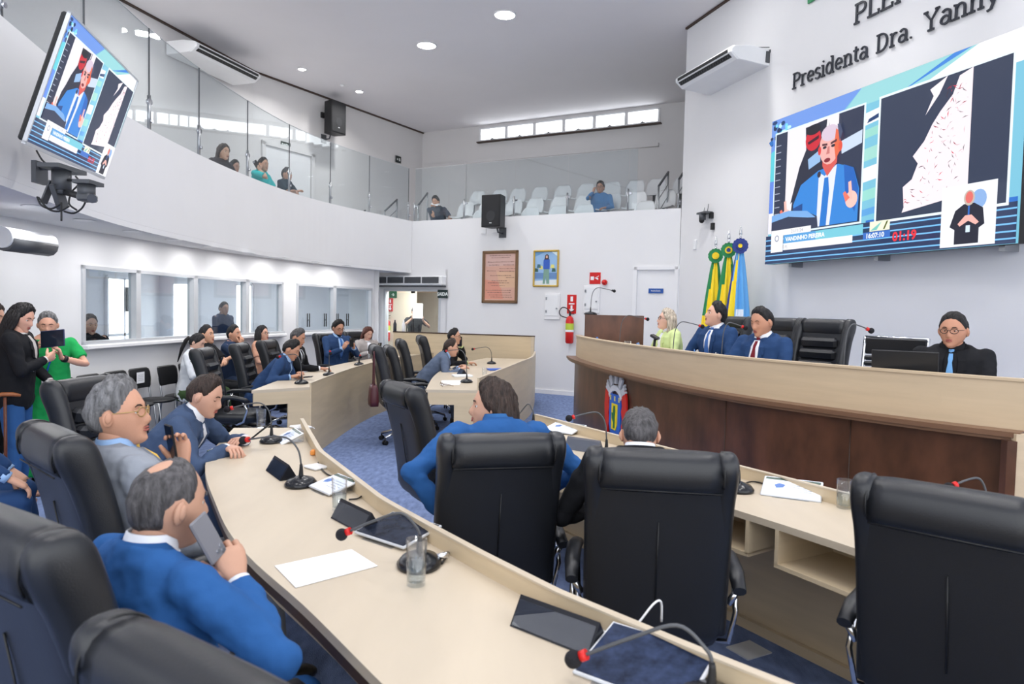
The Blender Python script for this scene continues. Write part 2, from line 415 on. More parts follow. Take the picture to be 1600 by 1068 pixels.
for i_, (x, y) in enumerate(SL):
    e = empty('added_soffit_light', (x, y, PZ0 - .06), 0, 'small round fill light added under the balcony, ' + ['nearest the camera', 'second from the camera', 'above the women at the left', 'just left of the first window', 'above the first window', 'above the second window', 'above the third window', 'above the fourth window', 'left of the fifth window', 'above the fifth window', 'nearest the glass door'][i_], 'ceiling light', 'added fill lights under the balcony')
    MB().lathe([(.08, -.001), (.095, -.004), (.095, -.008), (.08, -.010)], n=20).build('rim', M_trim, e); MB().cyl((0, 0, -.006), .078, .006, 20).build('diffuser', M_lamp, e)
    area('lamp_light', (x, y, PZ0 - .08), .16, 3.1).data.spread = PI
# ---- rooms behind the window wall
rm = MB()
rm.box((-7.4, 10, 1.25), (.1, 14, 2.5)); rm.box((-6, 6.0, 1.25), (2.8, .1, 2.5)); rm.box((-5.4, 14.7, 1.25), (5.2, .1, 2.5))
rm.prism([(-7.4, 6), (-4.8, 6), (-4.8, 8), (-4.5, 10.5), (-4.0, 12.1), (-3.15, 14.6), (-7.4, 14.6)], 2.44, 2.5)
struct(rm.build('wall_booth', M_wall))
dn = 0
for (x, y, w_) in ((-7.34, 13.25, 1.1),):
    d = struct(empty('door_%d' % (3 + dn), (x, y, 0))); dn += 1
    f = MB()
    for s_ in (-w_ / 2, 0, w_ / 2): f.box((.02, s_, 1.0), (.05, .05, 2.1))
    f.box((.02, 0, 2.06), (.05, w_, .06)); f.box((.02, 0, 1.0), (.05, w_, .05)); f.build('frame', M_trim, d)
    for s_ in (-w_ / 4, w_ / 4): MB().box((.0, s_, 1.03), (.01, w_ / 2 - .05, 2.0)).build('pane', M_day, d)
for (x, y, w_) in ((-6.80, 14.63, .5), (-5.57, 14.63, .35)):  # first glowing pane is added for a slanted reflection in the second window
    d = struct(empty('door_%d' % (3 + dn), (x, y, 0))); dn += 1
    f = MB(); f.box((-w_ / 2, -.02, 1.0), (.05, .05, 2.05)); f.box((w_ / 2, -.02, 1.0), (.05, .05, 2.05)); f.box((0, -.02, 2.03), (w_, .05, .05)); f.build('frame', M_trim, d)
    MB().box((0, 0, 1.0), (w_ - .05, .01, 2.0)).build('pane', M_day, d)
bx = MB(); bx.box((0, 0, 0), (.34, .02, .46), bev=.01).box((0, -.012, 0), (.30, .01, .42)); o = bx.build('notice_board', M_black); o.location = (-7.24, 13.35, 1.66); o.rotation_euler = (0, 0, PI / 2); tag(o, 'small dark notice on the bright glass door seen through the first window', 'notice')
ac = MB(); ac.box((0, 0, 0), (.22, .9, .3), bev=.04); o = ac.build('wall_air_conditioner', M_plastw); o.location = (-5.2, 7.0, 2.15); o.location = (-5.0, 7.9, 2.0)
o.location = (-5.05, 7.62, 1.98); tag(o, 'white split air conditioner seen through the first window, top left', 'air conditioner')
area('booth_light', (-6.2, 8.2, 2.3), 1.2, 13, shape='SQUARE'); area('booth_light', (-5.8, 11.0, 2.3), 1.0, 7, shape='SQUARE'); area('booth_light', (-5.2, 13.3, 2.3), 1.0, 12, shape='SQUARE')
# ---- corridor beyond the glass door
co = MB(); M_beige = mat('beige_wall', srgb(228, 214, 192), .7)
bbox(co, -1.5, 3.0, 0, 2.4, -3.2, -3.1); bbox(co, 2.6, 2.7, 0, 2.4, -3.1, -.15); bbox(co, -1.5, 3, 2.35, 2.42, -3.1, -.15); bbox(co, -1.5, -1.4, 0, 2.4, -3.1, -.15)
bbox(co, -1.4, .20, 0, 2.35, -1.35, -1.25)
struct(co.build('wall_corridor', M_beige, mtx=BF))
lp = BF @ Vector((.9, 2.3, -.6)); area('corridor_light', lp, .9, 45, shape='SQUARE')
gd = struct(empty('door_1', mtx=BF @ Matrix.Translation((DU0, 0, 0))))
dw = DU1 - DU0
f = MB(); f.box((.02, DH / 2, -.05), (.05, DH, .12)); f.box((dw - .02, DH / 2, -.05), (.05, DH, .12)); f.box((dw / 2, DH - .02, -.05), (dw, .05, .12)); f.build('frame', M_alu, gd)
for i in range(2):
    MB().box((dw / 4 + .02 + i * (dw / 2 - .02), DH / 2 - .02, -.06), (dw / 2 - .05, DH - .1, .01)).build('pane', M_win, gd)
MB().box((dw / 2, DH - .06, -.05), (.08, .05, .04)).build('hinge', M_black, gd)
for x in (dw / 2 + .1, dw / 2 - .1):
    MB().tube([(x, .95, .03), (x, 1.25, .03)], .012, 8).tube([(x, 1.0, .03), (x, 1.0, -.05)], .008, 6).tube([(x, 1.2, .03), (x, 1.2, -.05)], .008, 6).build('pull_handle', M_black, gd)
# solid door right, with its blue sign
d2 = struct(empty('door_2', mtx=BF @ Matrix.Translation((6.42, 0, 0))))
MB().box((0, 1.2, -.04), (.70, 2.40, .04)).build('door_leaf', M_trim, d2)
f = MB(); f.box((-.39, 1.22, 0), (.07, 2.46, .05)); f.box((.37, 1.22, 0), (.06, 2.46, .05)); f.box((0, 2.43, 0), (.82, .06, .05)); f.build('frame', M_trim, d2)
s_ = MB(); s_.box((0, 2.02, -.01), (.27, .085, .02)); s_.build('sign_plate', mat('sign_blue', srgb(38, 84, 160), .4), d2)
MB().tube([(.29, 1.02, 0), (.29, 1.02, .04), (.2, 1.02, .05)], .01, 6).build('lever_handle', M_chrome, d2)
# ------------------------------------------------------------------ desks
def plan(P): return [(p[0], p[1]) for p in P]
def desk_thing(name, label, rim, seat, ztop=.76, rimh=.82, rim_t=.017, front_to=0.0, lip=.0, group=None, cubby=None, n=40, endpanel=(True, True), plinth=False, front_off=.01, name_linear=False):
    e = empty(name, (0, 0, 0), 0, label, 'desk', group)
    A = resample(rim if name_linear else spline(rim, 8), n); B = resample(spline(seat, 8), n)
    MB().band(A, B, ztop - .03, ztop).build('desktop', M_wood, e)
    At = offset(A, rim_t)   # towards the seat side
    MB().band(A, At, front_to, rimh).build('front_panel', M_woodf, e)
    MB().band([(a[0] * 1, a[1]) for a in offset(A, -.004)], offset(A, rim_t + .004), rimh, rimh + .006).build('rim_cap', M_wood, e)
    # end panels
    for k, flag in ((0, endpanel[0]), (n - 1, endpanel[1])):
        if not flag: continue
        a = Vector(A[k]); b = Vector(B[k]); d = (b - a).normalized(); t = Vector((-d.y, d.x)) * (.02 if k == 0 else -.02)
        # which way is inside
        o = Vector(A[1 if k == 0 else n - 2]) - a
        if t.dot(o) < 0: t = -t
        c = a + d * .24
        m = MB(); m.prism([tuple(a), tuple(c), tuple(c + t), tuple(a + t)], 0, ztop - .03)
        m.prism([tuple(c), tuple(b - d * .02), tuple(b - d * .02 + t), tuple(c + t)], ztop - .16, ztop - .03)
        m.build('end_panel', M_woodf, e)
    if plinth:
        MB().band(offset(A, -.015), offset(A, .0), 0, .03).build('floor_trim', M_wood, e)
    return e, A, B

# outer ring, near desk
rimA = [(1.9, .2), (1.35, .72), (.95, 1.17), (.62, 1.49), (.47, 1.64), (.33, 1.79), (.15, 1.98), (-.07, 2.27), (-.27, 2.55), (-.52, 2.91), (-1.04, 3.86), (-1.46, 4.93)]
seatA = [(1.05, -.15), (.66, .32), (.36, .72), (.06, 1.12), (-.27, 1.56), (-.57, 1.97), (-.92, 2.42), (-1.22, 2.92), (-1.66, 3.82), (-1.92, 4.86)]
dA, AA, AB = desk_thing('curved_desk', 'long curved light oak desk in the foreground, holding the white sheet of paper', rimA, seatA, name_linear=True, n=60)
# modesty shelf below desk A on the seat side
m = MB(); sB = resample(spline(seatA, 8), 26); m.band(offset(sB, -.06), offset(sB, -.40), .62, .64); m.build('under_shelf', M_woodf, dA)
m = MB(); m.band(offset(sB, -.0), offset(sB, -.022), .70, .73); m.build('edge_band', M_edge, dA)
for f in (.52,):
    i = int(26 * f)
rimC = [(-2.13, 7.42), (-2.14, 8.25), (-2.12, 9.56), (-2.0, 10.8), (-1.72, 12.0), (-1.45, 12.9)]
seatC = [(-2.59, 7.0), (-2.66, 8.2), (-2.63, 9.6), (-2.48, 11.0), (-2.2, 12.1), (-1.92, 12.95)]
dC, CA, CB = desk_thing('curved_desk', 'curved oak desk at the back left where four people sit in a row', rimC[::-1], seatC[::-1], rimh=.80, plinth=True)
rimB = [(2.55, 1.5), (2.0, 2.38), (1.55, 3.15), (1.13, 3.85), (.70, 4.55), (.20, 5.38)]
seatB = [(2.08, 1.15), (1.62, 1.98), (1.28, 2.62), (.98, 3.16), (.27, 4.05), (-.25, 4.95)]
seatB = [(2.08, 1.2), (1.60, 1.99), (1.27, 2.64), (.80, 3.38), (.28, 4.05), (-.24, 4.98)]
dB, BA, BB = desk_thing('curved_desk', 'curved oak desk in front of the dais, seen behind the big black chairs', rimB, seatB)
# cubby boxes under desk B
def cubby(a, b, parent):
    a = Vector(a); b = Vector(b); d = (b - a); L = d.length; d.normalize(); nrm = Vector((-d.y, d.x)) 
    if nrm.dot(Vector((.85, .52))) < 0: nrm = -nrm
    M = Matrix(((d.x, nrm.x, 0, a.x), (d.y, nrm.y, 0, a.y), (0, 0, 1, 0), (0, 0, 0, 1)))
    m = MB(); z0, z1, D = .58, .73, .36
    m.box((L / 2, D / 2, z0), (L, D, .018)); m.box((.009, D / 2, (z0 + z1) / 2), (.018, D, z1 - z0)); m.box((L - .009, D / 2, (z0 + z1) / 2), (.018, D, z1 - z0)); m.box((L / 2, D, (z0 + z1) / 2), (L, .01, z1 - z0))
    m.build('open_cubby', M_woodf, parent, mtx=M)
def alongB(f, off=.02):
    P = resample(spline(seatB, 8), 101); i = int(f * 100); return P[i]
for f0, f1 in ((.12, .27), (.30, .44), (.47, .62), (.66, .80), (.83, .96)):
    cubby(alongB(f0), alongB(f1), dB)
m = MB(); m.band(offset(resample(spline(rimB, 8), 26), .022), offset(resample(spline(rimB, 8), 26), .05), 0, .05); m.build('floor_trim', M_woodf, dB)
rimD = [(.40, 12.45), (.30, 11.0), (.10, 9.9), (-.12, 8.7), (-.36, 7.44)]
seatD = [(-.45, 12.5), (-.78, 11.2), (-.96, 10.0), (-.98, 8.8), (-.90, 7.42)]
dD, DA, DB = desk_thing('curved_desk', 'oak desk by the oak partition where two men share microphones', rimD, seatD, rimh=.89, rim_t=.025, plinth=True)
# partition
e = empty('wood_partition', (-2.25, 13.35, 0), 0, 'low light oak partition with a dark top edge in front of the back wall', 'partition')
d = Vector((.40 + 2.25, 12.55 - 13.35)); L = d.length; ang = math.atan2(d.y, d.x)
R = Matrix.Rotation(ang, 4, 'Z')
MB().box((L / 2, 0, .575), (L, .03, 1.15)).build('panel', M_woodf, e, mtx=R)
MB().box((L / 2, 0, 1.16), (L + .01, .045, .02)).build('top_cap', M_edge, e, mtx=R)
MB().box((L - .03, -.02, .575), (.06, .02, 1.15)).box((L / 2, -.02, .03), (L, .012, .06)).build('edge_trim', M_wood, e, mtx=R)

# ------------------------------------------------------------------ the dais
arc = spline([(.76, 9.75), (.78, 9.1), (.92, 8.05), (1.10, 7.15), (1.38, 6.10), (1.65, 5.40), (1.95, 4.90), (2.22, 4.52), (2.50, 4.16), (2.80, 3.84)], 8)
arc = resample(arc, 60)
dz = empty('dais_desk', (0, 0, 0), 0, 'long curved dais of dark walnut with a light oak upper band and coat of arms', 'desk')
inn = lambda d_: offset(arc, d_)
sgn = -1 if offset(arc, 1)[30][0] < arc[30][0] else 1
I = lambda d_: offset(arc, sgn * d_)
MB().band(I(.12), I(.15), 0, .975).build('walnut_panel', M_dark, dz)
MB().band(I(0), I(.30), .975, 1.005).build('ledge', M_darkl, dz)
MB().band(I(.015), I(.12), .955, .975).build('ledge_molding', M_darkl, dz)
MB().band(I(.13), I(.16), 1.005, 1.28).build('upper_band', M_woodd, dz)
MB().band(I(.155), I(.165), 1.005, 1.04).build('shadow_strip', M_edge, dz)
MB().band(I(.12), I(.20), 1.28, 1.295).build('band_cap', M_woodd, dz)
MB().band(I(.16), I(.75), 1.12, 1.15).build('desktop', M_wood, dz)
m = MB(); a = Vector(arc[-1]); 
b = a + Vector((.62, .10)); m.prism([(a.x - .02, a.y - .0), (a.x + .9, a.y - .16), (a.x + .9, a.y - .12), (a.x - .02, a.y + .04)], 0, 1.0)
m.build('end_panel', M_woodd, dz)
m = MB(); m.prism([(a.x - .06, a.y + .01), (a.x - .02, a.y - .01), (a.x - .02, a.y + .05), (a.x - .06, a.y + .06)], 0, .96); m.build('end_post', M_dark, dz)
for i in (22, 40, 50):
    p = Vector(I(.118)[i]); m = MB(); m.cyl((p.x, p.y, .49), .004, .93, 6); m.build('joint', M_edge, dz)
# far left end return
m = MB(); a = Vector(I(.12)[0]); m.prism([(a.x, a.y), (a.x, a.y + .03), (a.x + .9, a.y + .33), (a.x + .9, a.y + .30)], 0, .975); m.build('end_panel', M_dark, dz)
# platform
pl = MB(); Q = [p for p in I(.16)] + [(6.0, 3.6), (5.6, 4.2), (2.98, 12.4)]
pl.prism(Q, .001, .40)
struct(pl.build('trim_7', M_carpet))
# walnut lectern box
e = empty('walnut_lectern', (1.0, 9.3, .40), 0, 'dark walnut lectern rising behind the left end of the dais', 'lectern')
R = Matrix.Rotation(math.radians(-6), 4, 'Z')
MB().box((.34, .0, .59), (.76, .03, 1.18)).box((.34 - .37, .22, .59), (.03, .45, 1.18)).box((.34 + .37, .22, .59), (.03, .45, 1.18)).build('body', M_dark, e, mtx=R)
MB().box((.34, .22, 1.17), (.70, .46, .02)).build('top', M_darkl, e, mtx=R)

# ------------------------------------------------------------------ executive chairs
def make_exec():
    root = empty('office_chair', (0, 0, 0))
    # local: +Y is where the sitter faces; seat centre over origin
    back = MB(); rings = []
    prof = [(.46, .20, -.225, .045), (.50, .235, -.235, .05), (.60, .245, -.245, .05), (.75, .250, -.265, .05), (.90, .252, -.295, .048), (1.02, .250, -.325, .046), (1.10, .248, -.345, .05), (1.15, .240, -.352, .052), (1.175, .215, -.355, .035), (1.182, .16, -.355, .012)]
    for z, w, y, th in spline(prof, 3):
        rings.append([Vector((a, y + b, z)) for a, b in rr(w, th, 32, 5)])
    back.loft(rings)
    back.build('backrest', M_leather, root)
    pil = MB()
    # headroll wrapping over the top
    rg = []
    for x in np.linspace(-.205, .205, 9):
        e = 1 - (abs(x) / .205) ** 6 * .08
        rg.append([Vector((x, -.345 + b * e, 1.115 + a * e)) for a, b in rr(.078, .066, 16, 2.6)])
    pil.loft(rg)
    for z, y in ((.985, -.262), (.885, -.24), (.785, -.222), (.685, -.208), (.585, -.20)):
        pil.box((0, y, z), (.34, .07, .094), rot=Matrix.Rotation(math.radians(-13), 3, 'X'), bev=.022)
    pil.build('back_cushion', M_leather, root)
    for s in (-1, 1):
        bol = MB(); rg = []
        for z, w, y, th in spline([(.50, .035, -.215, .06), (.65, .036, -.225, .062), (.85, .036, -.262, .062), (1.0, .036, -.30, .064), (1.10, .04, -.335, .070), (1.155, .038, -.348, .062), (1.185, .028, -.352, .040), (1.195, .012, -.352, .014)], 4):
            rg.append([Vector((s * .222 + a, y + b, z)) for a, b in rr(w, th, 24, 2.6)])
        bol.loft(rg); bol.build('side_bolster', M_leather, root)
    sm = MB()
    for s in (-1, 1): sm.tube([(s * .206, -.345 + .067 * math.cos(t), 1.115 + .078 * math.sin(t)) for t in np.linspace(-.6, 3.7, 26)], .0035, 6)
    sm.tube([(-.2, -.403, 1.055), (.2, -.403, 1.055)], .0028, 6); sm.tube([(0, -.352, .93), (0, -.30, .62)], .0028, 6)
    sm.build('seam_piping', M_black, root)
    seat = MB(); rg = []
    for z, w, d in ((.40, .22, .22), (.42, .25, .25), (.46, .262, .262), (.495, .255, .255), (.51, .22, .22)):
        rg.append([Vector((a, .02 + b, z)) for a, b in rr(w, d, 28, 4)])
    seat.loft(rg); seat.build('seat', M_leather, root)
    for s in (-1, 1):
        arm = MB(); arm.tube([(s * .30, -.235, .655), (s * .305, -.12, .685), (s * .305, .05, .69), (s * .30, .17, .665), (s * .295, .21, .635)], [.024, .030, .032, .030, .018], 10, flat=.75, up=(0, 0, 1))
        ap = arm.build('armrest', M_leather, root)
        MB().tube([(s * .262, -.22, .60), (s * .30, -.21, .655)], .014, 8).tube([(s * .298, .14, .655), (s * .30, .19, .56), (s * .29, .15, .43), (s * .25, .08, .395), (s * .12, .02, .385)], .015, 8, flat=1.0).tube([(s * .298, -.12, .665), (s * .30, -.17, .55), (s * .28, -.16, .43), (s * .18, -.08, .39)], .011, 8).build('arm_bracket', M_chrome, ap)
    col = MB(); col.cyl((0, 0, .27), .028, .26, 12).cyl((0, 0, .17), .04, .12, 12).box((0, 0, .385), (.2, .28, .04)); col.build('gas_column', M_black, root)
    for k in range(5):
        a = 2 * PI * k / 5 + .3; d = Vector((math.cos(a), math.sin(a), 0)); q = Vector((-d.y, d.x, 0))
        lg = MB(); lg.tube([d * .03 + Vector((0, 0, .13)), d * .16 + Vector((0, 0, .125)), d * .30 + Vector((0, 0, .085))], [.024, .020, .014], 8)
        l = lg.build('base_leg', M_chrome, root)
        c = MB(); cc = d * .30
        for s in (-.017, .017): c.cyl(cc + q * s + Vector((0, 0, .028)), .027, .02, 12, axis=q)
        c.cyl(cc + Vector((0, 0, .062)), .01, .04, 8); c.build('caster', M_black, l)
    return root
EX = make_exec(); EX_used = [False]
def exec_chair(x, y, h, label, group='black executive chairs', z=0, top=1.19, w=1.0):
    s = top / 1.19
    if not EX_used[0]:
        EX_used[0] = True; c = EX; c.location = (x, y, z); c.rotation_euler = (0, 0, -math.radians(h)); tag(c, label, 'office chair', group)
    else: c = dup(EX, (x, y, z), h, label, group); c['category'] = 'office chair'
    c.scale = (w, w, s)
    return c
def chair_back(bx, by, h, label, **k):
    """place by where the backrest top stands"""
    a = math.radians(h); return exec_chair(bx + math.sin(a) * .35, by + math.cos(a) * .35, h, label, **k)
chair_back(.52, 2.40, 8, 'black leather chair seen squarely from behind, the man in black in it', top=1.15)
chair_back(-.03, 2.80, -12, 'black leather chair hiding the back of the long-haired man in blue', top=1.125)
chair_back(1.24, 1.95, 42, 'big black leather chair cut off by the right edge of the picture', top=1.15)
chair_back(-.68, 4.35, 60, 'empty black chair turned side-on, left of the long-haired man', top=1.15)
chair_back(-1.60, 2.45, 42, 'black chair with the grey-suited man on the phone in it', top=1.17)
chair_back(-1.06, 1.46, 32, 'black chair at the left edge with the bright blue suited man in it', top=1.17)
chair_back(-.47, 1.02, 34, 'black chair whose rounded top shows at the very bottom left', top=1.10)
chair_back(-2.52, 4.10, 96, 'black chair just in front of the woman in the green dress', top=1.17)
chair_back(-3.26, 7.40, 84, 'empty black chair at the near end of the back left desk', top=1.15)
chair_back(-3.28, 8.45, 84, 'black chair behind the man in the blue suit leaning over the back left desk', top=1.15)
chair_back(-3.26, 9.35, 92, 'black chair behind the grey-haired man in a black suit', top=1.15)
chair_back(-3.06, 11.55, 122, 'black chair behind the bearded man looking at his phone', top=1.17)
chair_back(-2.86, 12.72, 130, 'black chair behind the red-haired woman', top=1.17)
chair_back(-1.62, 8.35, 72, 'empty black chair with a maroon handbag hanging on it', top=1.17)
chair_back(-1.60, 9.15, 74, 'empty black chair, middle of the three in a file by the inner desk', top=1.12)
chair_back(-1.58, 9.98, 76, 'black chair behind the man in grey at the microphone desk', top=1.17)
chair_back(-1.42, 11.0, 76, 'black chair almost hidden behind the man with glasses on the phone', top=1.19)
chair_back(2.50, 7.85, -110, 'black chair behind the dark-haired man in the middle of the dais', z=.4, top=1.2)
chair_back(2.62, 6.85, -118, 'black chair between the flags and the man with the maroon tie', z=.4, top=1.2)
chair_back(2.76, 6.20, -124, 'empty black chair right of the man with the maroon tie', z=.4, top=1.2)

# mesh-back dais chairs with horizontal ribs
def make_rib():
    root = empty('ribbed_chair', (0, 0, 0))
    f = MB()
    for s in (-1, 1): f.tube([(s * .24, .24, .42), (s * .24, -.18, .43), (s * .24, -.25, .52), (s * .235, -.33, .98), (s * .235, -.345, 1.06)], .013, 8)
    f.tube([(-.235, -.345, 1.06), (.235, -.345, 1.06)], .012, 8)
    f.build('frame', M_chrome, root)
    MB().box((0, -.338, .985), (.455, .022, .14), rot=Matrix.Rotation(math.radians(-10), 3, 'X'), bev=.008).build('top_panel', M_leather, root)
    for i in range(9):
        z = .885 - i * .048; y = -.332 + i * .0085 + .018
        MB().box((0, y, z), (.455, .028, .042), rot=Matrix.Rotation(math.radians(-10), 3, 'X'), bev=.012).build('rib', M_leather, root)
    MB().box((0, .02, .44), (.47, .46, .03), bev=.012).build('seat', M_leather, root)
    for s in (-1, 1): MB().tube([(s * .27, .15, .45), (s * .28, .15, .64), (s * .28, -.22, .66), (s * .26, -.28, .60)], .014, 8).build('armrest', M_chrome, root)
    MB().cyl((0, 0, .25), .026, .34, 10).build('gas_column', M_chrome, root)
    for k in range(5):
        a = 2 * PI * k / 5; d = Vector((math.cos(a), math.sin(a), 0))
        l = MB().tube([Vector((0, 0, .1)), d * .3 + Vector((0, 0, .07))], [.02, .013], 8).build('base_leg', M_chrome, root)
        MB().ell(d * .3 + Vector((0, 0, .03)), .028, 8, 6).build('caster', M_black, l)
    return root
rc = make_rib(); rc.location = (2.95, 5.55, .4); rc.rotation_euler = (0, 0, math.radians(140)); tag(rc, 'chrome-framed ribbed black chair, empty, left of the man with the laptop', 'office chair', 'ribbed black chairs on the dais')
for (x, y, h, lb) in ((3.72, 4.62, -150, 'chrome-framed ribbed black chair just right of the man with the laptop'),):
    c = dup(rc, (x, y, .4), h, lb)

# audience chairs along the window wall
def make_aud():
    root = empty('stacking_chair', (0, 0, 0))
    b = MB(); rg = []
    for z, w, y in ((.60, .17, -.20), (.62, .19, -.205), (.70, .205, -.215), (.78, .21, -.23), (.82, .20, -.24), (.835, .17, -.243)):
        rg.append([Vector((a, y + bb - abs(a) ** 2 * -.6, z)) for a, bb in rr(w, .009, 16, 4)])
    b.loft(rg); b.build('backrest', M_black, root)
    b = MB(); b.lathe([(.001, .445), (.18, .445), (.205, .455), (.21, .468), (.19, .48), (.001, .482)], n=24); b.build('seat', M_black, root)
    for s in (-1, 1):
        MB().tube([(s * .17, -.21, .70), (s * .17, -.17, .46), (s * .18, -.22, .0)], .011, 8).build('leg', M_steel, root)
        MB().tube([(s * .17, -.17, .44), (s * .17, .13, .44), (s * .18, .20, .0)], .011, 8).build('leg', M_steel, root)
    return root
ac_ = make_aud(); first = True
aud = [(-4.28, 6.55, 'black stacking chair nearest the woman in green'), (-4.28, 7.02, 'empty black stacking chair left of the one with the paper bag'), (-4.28, 7.45, 'black stacking chair holding the paper bag'),
       (-4.24, 7.88, 'black stacking chair with a paper sign, next to the paper bag'), (-4.20, 8.3, 'black stacking chair with a paper sign, next to the seated woman in white'), (-4.08, 8.72, 'black stacking chair under the woman in the white blouse'),
       (-4.04, 9.18, 'black stacking chair under the man with folded arms'), (-4.0, 9.75, 'black stacking chair under the man resting his chin on his hand'), (-3.85, 10.75, 'black stacking chair under the woman with glasses by the window')]
for i, (x, y, lb) in enumerate(aud):
    if i == 0: c = ac_; c.location = (x, y, 0); c.rotation_euler = (0, 0, -math.radians(88))
    else: c = dup(ac_, (x, y, 0), 88 + i * 1.5)
    tag(c, lb, 'chair', 'black stacking chairs along the window wall')
for i in (3, 4):
    x, y = aud[i][0], aud[i][1]
    p = MB(); p.box((0, 0, 0), (.16, .003, .13)); 
    for k in range(4): p.box((0, .002, .03 - k * .02), (.11, .001, .004), col=(.3, .3, .35, 1))
    for k in range(len(p.C)):
        if k < 6: p.C[k] = (.82, .83, .86, 1)
    o = p.build('paper_sign', M_print); o.location = (x - .197 + .012, y, .725); o.rotation_euler = (0, 0, -math.radians(92))
    tag(o, 'white paper sign on the stacking chair back, ' + ('beside the paper bag' if i == 3 else 'nearer the seated woman'), 'paper sign', 'reserved signs on the stacking chairs')
b = empty('paper_bag', (-4.20, 7.45, .484), 20, 'brown paper bag with items sticking out on a stacking chair', 'bag')
kr = mat('kraft_paper', srgb(205, 184, 148), .8, bump=.3, bscale=12)
m = MB(); rg = [[Vector((a, bb, z)) for a, bb in rr(.12 + z * .02, .07 + z * .03, 12, 8)] for z in (0, .1, .2, .30)]; m.loft(rg); m.build('bag_body', kr, b)
m = MB(); 
for k in range(5): m.box((-.07 + k * .035, (k % 2) * .03 - .01, .32), (.03, .02, .07), rot=Matrix.Rotation(.3 * (k - 2), 3, 'Y'), mi=0)
m.build('wrapped_items', M_paper, b)
# white gallery seats
def make_seat():
    root = empty('gallery_seat', (0, 0, 0))
    m = MB(); pts = [(.20, .40, .20), (.10, .43, .22), (-.05, .43, .22), (-.14, .46, .215), (-.19, .56, .215), (-.22, .68, .205), (-.245, .78, .16), (-.25, .82, .09)]
    rg = []
    for y, z, w in pts:
        nx = 12; ring = []
        up = .012
        for k in range(nx + 1):
            x = -w + 2 * w * k / nx; ring.append(Vector((x, y + (abs(x) ** 2) * .9, z + (abs(x) ** 2) * .5)))
        for k in range(nx, -1, -1):
            x = -w + 2 * w * k / nx; ring.append(Vector((x, y + (abs(x) ** 2) * .9 - .012, z + (abs(x) ** 2) * .5 - .012)))
        rg.append(ring)
    m.loft(rg); m.build('seat_shell', M_seatw, root)
    MB().tube([(0, 0, .42), (0, 0, .02)], .03, 8).box((0, 0, .01), (.2, .2, .02)).build('pedestal', M_steel, root)
    return root
gs = make_seat(); first = True; gi = 0
def bu(px, dback):
    """u on the gallery row that stands dback behind the back wall face, for a picture column"""
    a = (px - 800) / FPX; n_ = Vector((.469, .883)); o_ = Vector(BC)
    # ray (a,1)*t ; plane n.(p)=n.BC+dback
    t = (n_.dot(o_) + dback) / (n_.x * a + n_.y); p = Vector((a * t, t)); return (p - o_).dot(Vector(BE))
rows = [([736, 813, 856, 897, 992], .55, 2.95, 'front'), ([713, 746, 788, 821, 859, 898, 940, 980, 1025], 1.4, 3.29, 'middle'), ([731, 765, 794, 828, 864, 900, 940, 977, 1010, 1051], 2.3, 3.70, 'rear')]
for pxs, db, z, nm in rows:
    for j, px in enumerate(pxs):
        u = bu(px + 5, db); p = BF @ Vector((u, z, -db))
        if first: c = gs; first = False; c.location = p; c.rotation_euler = (0, 0, -math.radians(207.5))
        else: c = dup(gs, p, 207.5)
        ordn = ['leftmost', 'second from left', 'third from left', 'fourth from left', 'fifth from left', 'sixth from left', 'seventh from left', 'eighth from left', 'ninth from left', 'rightmost']
        tag(c, 'white plastic seat in the %s row of the far gallery, %s' % (nm, ordn[j]), 'seat', 'white plastic seats in the far gallery')
# ------------------------------------------------------------------ people
def ease(t, a, b):
    t = max(0., min(1., (t - a) / (b - a))); return t * t * (3 - 2 * t)
M_lip = mat('lips', srgb(160, 88, 80), .5); M_eyew = mat('eye_white', srgb(225, 222, 218), .3); M_iris = mat('iris', srgb(34, 24, 20), .25)
def skin(c):
    c = tuple(int(a * .72 + b * .28) for a, b in zip(c, (226, 190, 172))); return mat('skin_%d_%d_%d' % c, srgb(*c), .52, bump=.06, bscale=160, var=.06, vscale=14, spec=.35)
def cloth(name, c, rough=.85, var=.06, bump=.35, bscale=16): return mat('cloth_' + name, srgb(*c), rough, var=var, vscale=6, bump=bump, bscale=bscale, spec=.2)
def hairm(name, c): return mat('hair_' + name, srgb(*c), .55, var=.75, vscale=70, bump=.9, bscale=110, stretch=(1, 1, .2), spec=.4)
def gaus(x, s): return math.exp(-(x / s) ** 2)
def head_pt(th, ph, fat=1.0):
    a, b, c = .0765 * fat, .097, .121
    x = a * math.sin(th) * math.cos(ph); y = b * math.cos(th) * math.cos(ph); z = c * math.sin(ph)
    t = max(0., -z / c)
    jaw = 1 - (.30 - .14 * (fat - 1) / .12 * 0) * t ** 1.5
    x *= jaw
    if y < 0: y *= 1 - .38 * t ** 1.3
    else:
        y += .040 * ease(t, .25, .95) * max(0, math.cos(th)) ** 1.2 * (1 - ease(t, .93, 1.0) * .6)
        y *= .93
        fr = ease(math.cos(th), .2, .6)
        ax = abs(x)
        if z < .03: ridge = ease(.024 - z, 0, .052) * (1 - ease(-z, .034, .044))
        else: ridge = 0
        y += fr * (.024 * ridge * gaus(x, .0125) + .006 * gaus(ax - .014, .008) * gaus(z + .032, .009))
        y -= fr * .011 * gaus(ax - .031, .018) * gaus(z - .010, .014)
        y += fr * .005 * gaus(z - .033, .010) * gaus(x, .05)
        y += fr * (.006 * gaus(z + .058, .010) * gaus(x, .024) - .004 * gaus(z + .075, .007) * gaus(x, .03) + .007 * gaus(z + .098, .014) * gaus(x, .026))
        y += fr * .004 * gaus(ax - .042, .018) * gaus(z + .022, .02)
    # neat crown: slightly fuller at the back
    if y < 0 and z > 0: y *= 1.03
    return Vector((x, y, z))
NA, NP = 40, 30
